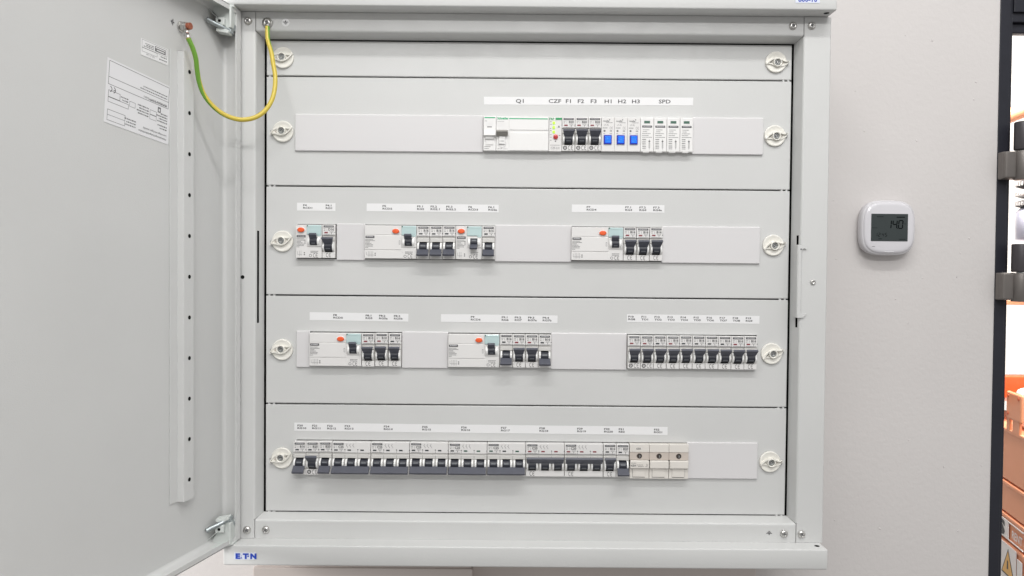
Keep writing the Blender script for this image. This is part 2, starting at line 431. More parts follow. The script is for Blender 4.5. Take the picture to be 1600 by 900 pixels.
# maker badge on the bottom cap, second badge on the top cap
m = MB(); m.box(-14.6, 14.6, -.35, 0, -4.6, 4.6, "badge_white", .15)
m.text("E", -12.6, -3.1, 6.3, -.5, "logo_blue", 1.25, bold=.07)
m.prism([(-6.3, -3.1), (-3.7, -3.1), (-5.0, -.6)], -.6, -.4, "logo_blue"); m.prism([(-5.2, .2), (-4.4, .2), (-4.8, 1.2)], -.6, -.4, "logo_blue")
m.text("T", -3.0, -3.1, 6.3, -.5, "logo_blue", 1.2, bold=.07)
m.cyl((4.1, 0), 1.1, -.4, -.55, "logo_blue", n=16)
m.text("N", 6.9, -3.1, 6.3, -.5, "logo_blue", 1.15, bold=.07)
obj("maker_badge", m, CAB, (-371.2, -47.1 - WY, -369.3 + 382))
m = MB(); m.box(-16, 16, -.35, 0, -4.6, 4.6, "badge_white", .15); m.text("800-10", 0, -2.9, 6.0, -.5, "logo_blue", 1.0, 'C', bold=.03)
obj("type_badge", m, CAB, (361.5, -47.1 - WY, 368.4 + 382))
# lock catch sitting in the right slot
m = MB()
m.prism([(363.2, -49), (371.5, -49), (374.6, -45.5), (375.6, -42.5), (372.8, -42.8), (371, -45.2), (368.4, -44.5), (367.4, -40), (367.6, 40), (369, 43.5), (372, 44.6), (374.2, 42.5), (375.4, 46), (372.5, 49.6), (364.0, 49.6)], -24.2, -22.6, "grey_paint", b=.3)
m.box(362.7, 364.3, -23.5, -10, -49, 49.5, "grey_paint", .3)
m.cyl((367, 43.5), 1.1, -24.5, -24.1, "ink_soft", n=12)
cab("lock_catch", m)

# cover panels -----------------------------------------------------------
ZS = [324.3, 275.0, 125.0, -25.0, -175.0, -325.0]
def panel(z0, z1, slot=None, skew=0.0):
    """folded cover plate; slot = (zbottom, ztop) opening for the devices"""
    m = MB(); g = .85; X = 359.7; b = 1.3; D = 12; z0 += g; z1 -= g
    i = "grey_paint"
    xs = [-X + b, X - b]; zs = [z0 + b, z1 - b]
    if slot:
        xs = [-X + b, -317.2, 317.2, X - b]; zs = [z0 + b, slot[0], slot[1], z1 - b]
    for a in range(len(xs) - 1):
        for c in range(len(zs) - 1):
            if slot and a == 1 and c == 1: continue
            m.quad([(xs[a], 0, zs[c]), (xs[a + 1], 0, zs[c]), (xs[a + 1], 0, zs[c + 1]), (xs[a], 0, zs[c + 1])], i)
    if slot:
        x0, x1, c0, c1 = xs[1], xs[2], zs[1], zs[2]
        m.quad([(x0, 0, c0), (x0, 2, c0), (x1, 2, c0), (x1, 0, c0)], i); m.quad([(x0, 0, c1), (x1, 0, c1), (x1, 2, c1), (x0, 2, c1)], i)
        m.quad([(x0, 0, c0), (x0, 0, c1), (x0, 2, c1), (x0, 2, c0)], i); m.quad([(x1, 0, c0), (x1, 2, c0), (x1, 2, c1), (x1, 0, c1)], i)
    n = 4; R_ = [(b * math.sin(PI / 2 * k / n), b - b * math.cos(PI / 2 * k / n)) for k in range(n + 1)] + [(b, D)]
    for (p, py), (q, qy) in zip(R_, R_[1:]):
        xa, xb, za, zb = -X + b, X - b, z0 + b, z1 - b
        sm = qy < D
        ring = lambda e, y: [(xa - e, y, za - e), (xb + e, y, za - e), (xb + e, y, zb + e), (xa - e, y, zb + e)]
        A, B = ring(p, py), ring(q, qy)
        for k in range(4): m.quad([A[k], B[k], B[(k + 1) % 4], A[(k + 1) % 4]], i, sm)
    # small locating nibs at both ends of the lower seam
    for sx in (-1, 1):
        for dx in (347.5, 354.0):
            m.box(*sorted((sx * dx, sx * (dx + 2.6))), .5, 5, z0 - 2.2, z0 + .2, i, .3)
    bmesh.ops.remove_doubles(m.bm, verts=m.bm.verts[:], dist=1e-4)
    return m
def fastener_mesh():
    m = MB(); mt = "fastener_cream"
    m.lathe((0, 0), [(14.6, 0), (14.6, -1.6), (14.2, -2.7), (13.4, -3.1), (12.2, -2.7), (9, -2.2), (5, -2.0)], mt, 48)
    tl, tr = (-15.6, -3.2), (12.6, 5.0)
    low = smooth_path([(*tl, 0), (-11, -2.9, 0), (-7, -3.9, 0), (-2, -5.2, 0), (3.5, -3.6, 0), (8.6, .2, 0), (*tr, 0)], 6)
    up = smooth_path([(*tl, 0), (-14.2, .4, 0), (-10.4, 3.0, 0), (-6.0, 4.9, 0), (-1.4, 6.0, 0), (3.6, 4.6, 0), (8.0, 4.2, 0), (*tr, 0)], 6)
    m.ribbon([(q.x, q.y) for q in low], 1.5, -1.5, -5.4, mt); m.ribbon([(q.x, q.y) for q in up], 1.3, -1.5, -4.0, mt)
    m.cyl(tl, 1.4, -1.5, -5.4, mt, n=12); m.cyl(tr, 1.0, -1.5, -5.3, mt, n=12)
    m.lathe((-1.6, .6), [(6.0, -2), (6.0, -5.4), (5.5, -5.9), (4.7, -5.7), (4.4, -5.0), (4.4, -2.2), (3.9, -2.2)], mt, 32)
    m.lathe((-1.6, .6), [(4.2, -2.2), (3.9, -3.2), (3.1, -4.0), (2.0, -4.0), (1.7, -2.6), (0, -2.4)], "zinc_dull", 24)
    m.cyl((-1.2, .2), 1.0, -3.6, -4.4, "zinc", n=8)
    m.prism([(5.8, 1.8), (8.0, 2.7), (6.2, .2)], -2.2, -2.8, "toggle_grey")
    m.prism([(-8.6, 1.4), (-11.2, -1.0), (-8.6, -1.2)], -2.1, -2.7, "beige")
    m.box(-17.0, -16.4, -1.5, 0, .4, 1.8, "toggle_grey")
    return m.mesh("fastener")
FAST = fastener_mesh()
ROW = [None, 198.0, 48.8, -98.9, -248.6]                 # centre of each row of devices
FZ = [299.5, 199.0, 49.0, -100.2, -250.0]
FR = [.05, .0, -.06, -.04, -.12]; FR2 = [.2, .05, -.02, -.15, .12]
def strip_label(x0, x1, zl, zr, h, texts, th, sx, z_off):
    m = MB(); w = x1 - x0; ang = math.atan2(zr - zl, w)
    m.box(0, w, -.22, -.02, -h, 0, "label_white", .05, 1)
    for x, lines in texts:
        for k, s_ in enumerate(lines):
            m.text(s_, x - x0, z_off - k * th * 1.52 - th, th, -.3, "ink" if len(lines) > 1 else "ink", sx, 'C' if len(lines) == 1 else 'L', bold=.015 if len(lines) == 1 else .03)
    return m, ang
LBL = {
 1: [(-62, 225, 249.2, 250.6, 10.6, [(-12.8, ["Q1"]), (35.4, ["CZF"]), (53.8, ["F1"]), (71, ["F2"]), (88.5, ["F3"]), (108.3, ["H1"]), (127.6, ["H2"]), (146.4, ["H3"]), (185.9, ["SPD"])], 4.9, 1.35, -3.0)],
 2: [(-317.5, -264.8, 102.2, 102.0, 10.8, [(-309, ["F4", "RCD1"]), (-278, ["F4.1", "RG1"])], 2.35, 1.55, -2.2),
     (-221.8, -40.5, 102.0, 101.7, 10.6, [(-200, ["F5", "RCD2"]), (-152.5, ["F5.1", "RG2"]), (-134, ["F5.2", "RG2.1"]), (-112.5, ["F5.3", "RG2.2"]), (-82, ["F6", "RCD3"]), (-54.6, ["F6.1", "RG2a"])], 2.35, 1.55, -2.2),
     (60.1, 187.4, 103.0, 103.2, 10.4, [(80.5, ["F7", "RCD4"]), (133.5, ["F7.1", "RG3"]), (153, ["F7.2", "RG4"]), (172, ["F7.3", "RG4a"])], 2.35, 1.55, -2.2)],
 3: [(-299.5, -163.7, -48.2, -49.2, 10.8, [(-267, ["F8", "RCD5"]), (-222.5, ["F8.1", "RG5"]), (-204, ["F8.2", "RG5a"]), (-183.5, ["F8.3", "RG5b"])], 2.35, 1.55, -2.2),
     (-118.7, 41.9, -49.3, -49.9, 10.6, [(-77.5, ["F9", "RCD6"]), (-35, ["F9.1", "RG6"]), (-17, ["F9.2", "RG7"]), (1.3, ["F9.3", "RG7a"]), (21.5, ["F9.4", "RG7b"])], 2.35, 1.55, -2.2),
     (137.5, 320.5, -47.2, -48.2, 10.8, [(139.6 + 18.0 * k, [a, b]) for k, (a, b) in enumerate((("F10", "RG8"), ("F11", "TO1"), ("F12", "TO2"), ("F13", "TO3"), ("F14", "TO4"), ("F15", "TO5"), ("F16", "TO6"), ("F17", "TO7"), ("F18", "TO8"), ("F19", "RG9")))], 2.35, 1.5, -2.2)],
 4: [(-320.2, 195.6, -201.2, -202.9, 11.2, [(x - 4.6, ["F%d" % (20 + k), ["RG10", "RG11", "RG12", "RG13", "RG14", "RG15", "RG16", "RG17", "RG18", "RG19", "RG20", "RE2", "RG21"][k]])
       for k, x in enumerate((-311.3, -291, -270.2, -245.9, -192, -138.9, -85, -30.1, 23, 75.2, 112.4, 132.7, 181.4))], 2.35, 1.55, -2.6)],
}
BLANKS = {1: [(-320, -62.4), (223.6, 321.2)], 2: [(-262.4, -223.2), (-45.3, 60), (183.9, 319)], 3: [(-317.3, -298.6), (-172, -108.3), (33.1, 137.5)], 4: [(222.2, 320)]}
for r in range(5):
    slot = (ROW[r] - 23.4, ROW[r] + 24.2) if r else None
    p = cab("cover_panel", panel(ZS[r + 1], ZS[r], slot))
    for sx in (-1, 1):
        o = obj("fastener", FAST, p, (sx * 337.0 + .3, 0, FZ[r] + (.2 if sx > 0 else 0)))
        o.rotation_euler = (0, (0 if sx < 0 else PI) + (FR[r] if sx < 0 else FR2[r]), 0)
    if r:
        for (x0, x1) in BLANKS[r]:
            m = MB(); m.box(x0, x1, -3.0, 0.4, ROW[r] - 25.2, ROW[r] + 25.4, "blank_plastic", 1.2, 3)
            if r == 1 and x0 < -300: pass
            obj("blanking_plate", m, p)
        for (x0, x1, zl, zr, h, tx, th, sx_, zo) in LBL[r]:
            m, ang = strip_label(x0, x1, zl, zr, h, tx, th, sx_, zo)
            o = obj("label_strip", m, p, (x0, 0, zl)); o.rotation_euler = (0, -ang, 0)

# ------------------------------------------------------------------ cabinet door, open to the left
TH = math.radians(14.4)
DD = Vector((-math.sin(TH), -math.cos(TH), 0)); DN = Vector((math.cos(TH), -math.sin(TH), 0))
DT = Matrix(((DD.x, DN.x, 0, -408.4), (DD.y, DN.y, 0, -24.0), (0, 0, 1, 0), (0, 0, 0, 1)))   # local (s, h, z): along door, off its inner face, up
W_ = 795.0
m = MB(); i = "grey_paint"
ZB, ZF, HR = 352.7, 347.5, 24.0
def dq(pts, sm=False): m.quad([DT @ Vector(p) for p in pts], i, sm)
bend = 5.0
# bend of the hinge side return
R_ = [(bend - bend * math.sin(PI / 2 * k / 6), bend - bend * math.cos(PI / 2 * k / 6)) for k in range(7)]   # (s,h) from inner face to return
dq([(bend, 0, -ZF), (W_ - 3, 0, -ZF), (W_ - 3, 0, ZF), (bend, 0, ZF)][::-1])
for (a, ah), (c, ch) in zip(R_, R_[1:]): dq([(a, ah, -ZF), (a, ah, ZF), (c, ch, ZF), (c, ch, -ZF)][::-1], True)
dq([(0, bend, -ZF), (0, bend, ZF), (0, HR, ZB), (0, HR, -ZB)][::-1])
dq([(W_ - 3, 0, -ZF), (W_ - 3, 0, ZF), (W_, HR, ZB), (W_, HR, -ZB)])
for sz in (-1, 1):
    P = [(0, ZF), (1.0, ZF + 2.2), (3.0, ZF + 3.6), (6, ZF + 4.2), (HR, ZB)]
    for (h0, z0), (h1, z1) in zip(P, P[1:]):
        dq([(0, h0, sz * z0), (W_, h0, sz * z0), (W_, h1, sz * z1), (0, h1, sz * z1)][::sz], h1 < 10)
    dq([(0, HR, sz * ZB), (W_, HR, sz * ZB), (W_, HR, sz * (ZB - 6)), (0, HR, sz * (ZB - 6))][::sz])
# rim fold along the hinge side, facing into the cabinet
dq([(0, HR, -ZB), (0, HR, ZB), (8, HR + .4, ZB), (8, HR + .4, -ZB)][::1])
dq([(8, HR + .4, -ZB), (8, HR + .4, ZB), (8, HR - 2, ZB), (8, HR - 2, -ZB)])
# outer skin
dq([(-1.5, -1.6, -ZB), (-1.5, -1.6, ZB), (W_ + 1.5, -1.6, ZB), (W_ + 1.5, -1.6, -ZB)])
dq([(-1.5, -1.6, -ZB), (-1.5, HR, -ZB), (-1.5, HR, ZB), (-1.5, -1.6, ZB)][::-1])
dq([(-1.5, HR, -ZB), (0, HR, -ZB), (0, HR, ZB), (-1.5, HR, ZB)])
dq([(W_ + 1.5, -1.6, -ZB), (W_ + 1.5, HR, -ZB), (W_ + 1.5, HR, ZB), (W_ + 1.5, -1.6, ZB)])
for sz in (-1, 1):
    dq([(-1.5, -1.6, sz * (ZB + 1.2)), (W_ + 1.5, -1.6, sz * (ZB + 1.2)), (W_ + 1.5, HR, sz * (ZB + 1.2)), (-1.5, HR, sz * (ZB + 1.2))][::sz])
bmesh.ops.remove_doubles(m.bm, verts=m.bm.verts[:], dist=1e-4)
bmesh.ops.recalc_face_normals(m.bm, faces=m.bm.faces[:])
DOOR = cab("cabinet_door", m)
# perforated rail on the door
m = MB()
P = [(107, .3), (95.0, .3), (93.8, 1.2), (93.4, 9.4), (92.4, 10.4), (76.6, 10.4), (75.4, 9.4), (75.0, .5)]
th_ = 1.2
for (a, ah), (c, ch) in []:
    f_ = [(a, ah, -276.6), (a, ah, 272.5), (c, ch, 272.5), (c, ch, -276.6)]
    m.quad([DT @ Vector(p) for p in f_], "grey_paint")
m.box(93.5, 107, .3, 1.5, -276.6, 272.5, "grey_paint", .3, T=DT)
m.box(75.4, 93.4, 9.2, 10.4, -276.6, 275.0, "grey_paint", .3, T=DT)
m.box(92.6, 93.9, .6, 10.2, -276.6, 274.0, "grey_paint", .3, T=DT)
for k in range(11):
    z = 251 - 50.2 * k; n = 14
    m.quad([DT @ Vector((83.6 + 2.6 * math.cos(2 * PI * j / n), 10.6, z + 2.6 * math.sin(2 * PI * j / n))) for j in range(n)][::-1], "black_gap")
obj("perforated_rail", m, DOOR)
# rating labels, stuck upside down and slightly askew.  local frame: x runs towards the hinge (right in view)
def door_frame(s_, z, rot, off=.3):
    X = (-DD); Yv = -DN; Zv = Vector((0, 0, 1))
    B = Matrix(((X.x, Yv.x, Zv.x, 0), (X.y, Yv.y, Zv.y, 0), (X.z, Yv.z, Zv.z, 0), (0, 0, 0, 1)))
    o = DT @ Vector((s_, off, z))
    return Matrix.Translation(o) @ B @ Matrix.Rotation(rot, 4, 'Y')
def lines(m, x0, z0, n, pitch, lens, h, T, mt="ink_soft"):
    for k in range(n):
        x = x0; L = lens[k % len(lens)]
        while x < x0 + L:
            w = random.choice((1.6, 2.4, 3.2, 1.2)); w = min(w, x0 + L - x)
            m.sheet(x, x + w, z0 - k * pitch - h, z0 - k * pitch, -.15, mt, T); x += w + .7
T = door_frame(156.1, 197.3, math.radians(4.65 + 180))     # rotated by half a turn: reads upside down in place
m = MB(); m.box(-50, 50, -.1, .1, -35.2, 35.2, "sticker_white", T=T)
# in label space: +x is towards the viewer's left, +z is down in the photo
m.text("Niederspannungs-Schaltgerätekombination", -46, 29.5, 2.3, -.15, "ink_soft", .78, T=T, bold=.02)
m.text("Low-voltage switchgear assembly", -46, 25.0, 2.3, -.15, "ink_soft", .85, T=T, bold=.02)
lines(m, -46, 20, 2, 3.2, (12, 16), 1.5, T)
lines(m, 4, 30, 3, 3.2, (16, 14, 17), 1.5, T); m.frame(20, 46, 20, 32, -.15, .45, "ink", T); m.sheet(20, 46, 25.8, 26.2, -.15, "ink", T)
lines(m, -46, 12, 4, 3.1, (17, 14, 18, 12), 1.5, T); m.frame(-28, -17, 2, 13, -.15, .4, "ink", T); m.sheet(-28, -17, 7, 8, -.15, "ink_soft", T)
lines(m, -15, 12, 4, 3.1, (17, 19, 15, 18), 1.5, T); m.frame(6, 15, 2, 8, -.15, .4, "ink", T)
lines(m, 17, 5, 2, 3, (9, 11), 1.4, T); m.frame(16, 46, 6.5, 12, -.15, .45, "ink", T); m.frame(29, 46, -1, 6.5, -.15, .45, "ink", T)
m.frame(-47, 47, -33, -15, -.15, .5, "ink", T); m.frame(-47, 47, -33, -7, -.15, .5, "ink", T)
m.text("Eaton Industries  61439-1 / 61439-3", -44, -11, 2.1, -.16, "ink_soft", .85, T=T, bold=.02)
lines(m, -44, -9 + .6, 1, 2, (30,), 1.3, T)
lines(m, -44, -17.5, 2, 3.2, (44, 40), 1.2, T)
for cx, a0, a1 in ((44.2, 100, 260), (39.2, 100, 260)): m.arc(cx, -2.5, 3.0, a0, a1, .9, -.15, "ink", T=T)
m.sheet(36.6, 39, -2.9, -2.1, -.15, "ink", T)
m.box(-34.5, -29.5, -.16, -.14, -5, 1.5, "ink_soft", T=T); m.sheet(-33, -31, -3, 0, -.2, "sticker_white", T)
obj("rating_label", m, DOOR)
T = door_frame(131.3, 262.4, math.radians(180.5))
m = MB(); m.box(-22.4, 22.4, -.1, .1, -9.6, 9.6, "label_white", T=T)
m.frame(-20.5, 20.8, -8.8, .5, -.15, .35, "ink_soft", T); m.frame(-4, 20.8, .5, 5.0, -.15, .35, "ink_soft", T)
lines(m, -20, 6.8, 1, 3, (13,), 1.3, T); m.text("1200 x 7 1 600", 0, 5.6, 2.0, -.15, "ink_soft", .8, T=T)
lines(m, -20, 3.4, 1, 3, (11,), 1.3, T); m.sheet(-18, 0, -7, -1, -.16, "ink_soft", T); lines(m, 2, -1.2, 3, 1.8, (16, 12, 14), 1.0, T)
m.sheet(-17, -1, -6.2, -5.0, -.2, "label_white", T); m.sheet(-16, -3, -3.6, -2.4, -.2, "label_white", T)
obj("serial_label", m, DOOR)
# earth stud with nuts, earth mark beside it
m = MB(); TS = DT
A = DT.copy()
def studcyl(r, h0, h1, mt, n=16, c=(86.5, 305.8)):
    tb = MB()
    tb.cyl((0, 0), r, h0, h1, mt, n=n, b=.3)
    X = -DD; B = Matrix(((X.x, DN.x, 0, 0), (X.y, DN.y, 0, 0), (0, 0, 1, 0), (0, 0, 0, 1)))
    o = DT @ Vector((c[0], 0, c[1])); T_ = Matrix.Translation(o) @ B
    return tb, T_
for r, h0, h1, mt, n in ((6.6, .3, 1.8, "zinc", 24), (5.6, 1.8, 6.2, "zinc", 6), (5.8, 6.2, 7.4, "zinc", 24), (5.2, 7.4, 10.2, "zinc", 24), (4.2, 10.2, 14.5, "copper", 18)):
    tb, T_ = studcyl(r, h0, h1, mt, n)
    tb.bm.verts.index_update(); mp = [m.bm.verts.new(T_ @ v.co) for v in tb.bm.verts]
    for f in tb.bm.faces:
        nf = m.bm.faces.new([mp[v.index] for v in f.verts]); nf.material_index = m.mi(mt)
    tb.bm.free()
obj("earth_stud", m, DOOR)
T = door_frame(100.5, 307, math.radians(95), .2)
m = MB(); earth(m, 0, 0, 3.0, -.12, "ink", T); obj("earth_mark", m, DOOR)
# cast hinge brackets in the two corners beside the door
def bracket(sz, seed):
    m = MB(); mt = "grey_casting"
    Z = lambda v: sz * v
    def zb(x0, x1, y0, y1, z0, z1, mt_, b=.6): m.box(x0, x1, y0, y1, *sorted((Z(z0), Z(z1))), mt_, b, 2)
    # flange lying along the cap, wedge web, face plate with pin boss
    m.prism([(-386.5, -33), (-387, -47), (-401, -62), (-430, -78), (-432, -72), (-412, -50), (-399, -36)], *sorted((Z(351.8), Z(354.6))), mt, axis='Z', b=.6)
    m.prism([(-391.5, Z(352.5)), (-391.5, Z(324)), (-398, Z(322)), (-404, Z(334)), (-409, Z(340)), (-420, Z(352.5))], -49, -46, mt, b=.7)
    m.prism([(-404.5, Z(334)), (-401.5, Z(332)), (-423.5, Z(353)), (-427.5, Z(353))], -57, -46.5, mt, b=.7)
    zb(-391.8, -388.8, -52, -31, 324, 352, mt, .8)
    zb(-408, -396.5, -55.5, -46, 325.5, 335.8, mt, .9)
    m.cyl((-402.6, Z(331.2)), 2.0, -55.8, -55.4, "black_gap", n=16)
    m.prism([(-408, Z(318.5)), (-392.5, Z(315.5)), (-391, Z(319)), (-398, Z(322.5)), (-407.5, Z(322.5))], -54, -40, mt, b=.8)
    # bent locking pin
    P = smooth_path([(-416, -64, Z(330.5)), (-410, -59.5, Z(327.5)), (-401, -54, Z(324)), (-394.5, -48, Z(321)), (-391, -42, Z(324.5)), (-390.6, -38, Z(330))], 5)
    m.tube(P, 3.0, "steel_pin", 14); m.lathe((0, 0), [(0, 0)], mt) if False else None
    m.cyl((-393.5, Z(320.5)), 3.6, -50, -38, "steel_pin", n=16, b=.5)
    return m
o = cab("hinge_bracket", bracket(1, 1)); o = cab("hinge_bracket", bracket(-1, 2))

# ------------------------------------------------------------------ devices on the rails
YF = -8.0
def ce(m, x, z, r, y, T=None, mt="ink", w=None):
    w = w or r * .26
    m.arc(x - r * .62, z, r, 55, 305, w, y, mt, 10, .62, T); m.arc(x + r * .78, z, r, 55, 305, w, y, mt, 10, .62, T)
    m.sheet(x + r * .3, x + r * .95, z - w / 2, z + w / 2, y - .02, mt, T)
def disc(m, x, z, r, y):
    m.arc(x, z, r * .78, 0, 360, r * .44, y, "ink", 16); m.sheet(x - r * .32, x + r * .32, z - r * .16, z + r * .16, y, "ink")
def lever(m, x0, x1, zc, up, mt="toggle_dark", taper=0.0, reach=14.5, yc=-6.5):
    """handle bar of a switch: pivots at (yc, zc) and points up or down"""
    s_ = 1 if up else -1; a = math.radians(50 if up else 41)
    u = (-math.cos(a), s_ * math.sin(a)); v = (-math.sin(a) * 1, -s_ * math.cos(a))   # v: outward/front side of the bar
    def P(r_, t_): return (yc + u[0] * r_ + v[0] * t_, zc + u[1] * r_ + v[1] * t_)
    tb = bmesh.new()
    r0, r1, t0, t1 = 4.6, reach, -1.4, 1.8
    ring = []
    for x, k in ((x0, 1), (x1, -1)):
        ring.append([tb.verts.new((x + k * taper, *P(r0, t0))), tb.verts.new((x, *P(r1, t0))), tb.verts.new((x, *P(r1 - .5, t1))), tb.verts.new((x + k * taper, *P(r0, t1)))])
    A, B = ring
    for k in range(4): tb.faces.new((A[k], A[(k + 1) % 4], B[(k + 1) % 4], B[k]))
    tb.faces.new(A[::-1]); tb.faces.new(B); bmesh.ops.recalc_face_normals(tb, faces=tb.faces[:])
    bmesh.ops.bevel(tb, geom=tb.edges[:], offset=.55, segments=2, profile=.5, affect='EDGES')
    tb.verts.index_update(); m.merge(tb, mt)
def hub(m, xc, w, zc, up, r=6.2, mt="toggle_recess_shade"):
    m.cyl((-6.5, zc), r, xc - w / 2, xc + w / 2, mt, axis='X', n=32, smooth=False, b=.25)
    # moulded face with I-ON / O-OFF lettering
    ang = math.radians(-28 if up else 22); rr = r + .05
    for da, hh in ((0, .9), ):
        a0, a1 = ang - .13, ang + .13
        pts = [(-6.5 - rr * math.cos(a), zc + rr * math.sin(a)) for a in (a0, ang, a1)]
        for p, q in zip(pts, pts[1:]):
            m.quad([(xc - w * .3, *p), (xc + w * .3, *p), (xc + w * .3, *q), (xc - w * .3, *q)], "toggle_print")
def tiny(m, x0, x1, z, h, y=YF - .12, mt="ink_soft", seed=0):
    rnd = random.Random(hash((round(x0), round(z), seed)) & 0xffff); x = x0
    while x < x1 - .2:
        w = min(rnd.choice((.5, .8, 1.1, 1.5)), x1 - x); m.sheet(x, x + w, z - h / 2, z + h / 2, y, mt); x += w + .28
CACHE = {}
def cached(key, fn):
    if key not in CACHE: CACHE[key] = fn()
    return CACHE[key]
TOP, BOT = 22.9, -22.5
def brand_plate(m, x0, x1, zt, h=2.7, y=YF):
    m.box(x0, x1, y - .15, y + .1, zt - h, zt, "ink")
    tiny(m, x0 + 1.4, x1 - 1.4, zt - h * .45, h * .24, y - .3, "sticker_white", 3)
def mcb_body(poles, rating, up, mark, w=17.6):
    m = MB(); W = w * poles - .25; g = .12
    # upper face, stepped shoulder, lower face
    m.box(g, W, YF, 12, TOP - 14.6, TOP, "body_light", .5)
    m.box(g, W, YF + 1.6, 12, BOT + .3, TOP - 14.7, "body_grey", .4)
    m.box(g + .1, W - .1, YF + .3, 5, TOP - 22.0, TOP - 17.2, "body_grey", .4)
    if up or True:
        m.box(g + .1, W - .1, YF + .1, 5, BOT, TOP - 37.6, "body_light", .4)
    for k in range(poles):
        x = w * k
        for cx in (x + 2.2, x + w - 2.3):
            m.cyl((-5.0, TOP - 29.7), 7.0, cx - 1.15, cx + 1.15, "cheek_white", axis='X', n=32, b=.3)
        m.box(x + 3.6, x + w - 3.7, YF + 1.2, 2, TOP - 37.5, TOP - 22.2, "black_gap")
        if k:
            m.box(x - .2, x + .2, YF - .02, YF + .5, TOP - 14.4, TOP - 9.6, "ink_soft")
            m.box(x - .18, x + .18, YF + .2, YF + .4, TOP - 21.5, TOP - 17.5, "ink_soft")
            m.cyl((x, TOP - 10.2), .85, YF - .02, YF - .15, "ink_soft", n=10)
    m.cyl((W, TOP - 10.4), .7, YF - .05, YF - .15, "ink_soft", n=10)
    y = YF - .12
    brand_plate(m, 2.0, 15.8, TOP - 1.1)
    m.text(rating, 15.9, TOP - 7.9, 3.0, y, "ink", 1.0, 'R', bold=.03)
    tiny(m, 2.0, 4.6, TOP - 5.6, .7); tiny(m, 2.0, 4.0, TOP - 7.6, .8)
    m.sheet(6.3, 6.6, TOP - 8.6, TOP - 5, y, "ink_soft")
    m.frame(10.2, 15.0, TOP - 10.6, TOP - 9.0, y, .3, "ink_soft"); m.sheet(12.2, 12.9, TOP - 12.6, TOP - 10.6, y, "ink_soft")
    tiny(m, 1.8, 15.9, TOP - 13.6, .6, seed=1)
    if poles == 3:
        for k in range(3):
            x = w + 2.5 + 4.4 * k
            m.prism([(x, TOP - 2.0), (x + .4, TOP - 2.0), (x + .4, TOP - 3.4), (x, TOP - 3.4)], y, y - .02, "ink")
            m.prism([(x - 1.2, TOP - 3.6), (x - .7, TOP - 3.4), (x + 1.0, TOP - 6.2), (x + .6, TOP - 6.4)], y, y - .02, "ink_soft")
            m.sheet(x + .9, x + 1.3, TOP - 7.6, TOP - 6.3, y, "ink_soft")
    yb = YF - .03
    if up:
        if mark: disc(m, 4.4, TOP - 41.4, 2.8, yb); ce(m, 12.2, TOP - 41.4, 2.8, yb)
        else: ce(m, 8.9, TOP - 41.4, 2.7, yb)
    return m.mesh("breaker_body")
def mcb_toggle(poles, up, w=17.6):
    m = MB(); zc = TOP - 29.7
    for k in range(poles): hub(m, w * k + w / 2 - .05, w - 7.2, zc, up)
    lever(m, .7, w * poles - .9, zc, up, taper=(2.4 if poles == 1 else .8) if up else .3, reach=15.4 if up else 16.6)
    return m.mesh("toggle")
def flag_mesh(mt):
    m = MB(); m.box(-2.4, 2.4, YF - .12, YF + .2, -1.0, 1.0, mt, .1); return m.mesh("indicator_window")
def mcb(x, row, tagname, rating, up, flags, mark=False, poles=1, label=None, group="single-pole breakers", w=17.6):
    rj = random.Random(label)
    t = thing("circuit_breaker", label, "circuit breaker", (x, rj.uniform(-.25, .25), ROW[row] + rj.uniform(-.25, .3)), group)
    t.rotation_euler = (0, rj.uniform(-.004, .004), 0)
    obj("breaker_body", cached(("b", poles, rating, up, mark, w), lambda: mcb_body(poles, rating, up, mark, w)), t)
    obj("toggle", cached(("t", poles, up, w), lambda: mcb_toggle(poles, up, w)), t)
    for k, f in enumerate(flags):
        obj("indicator_window", cached(("f", f), lambda: flag_mesh(f)), t, (5.3 + w * k + (.6 if k else 0), 0, TOP - 10.9))
    return t
def lab1(tagname, up, extra=""):
    if extra is None: return "slim grey breaker, dark toggle up in the row of ten, below the tag " + tagname
    return "slim light grey breaker with its dark toggle %s%s, below the tag %s" % ("up" if up else "down", extra, tagname)

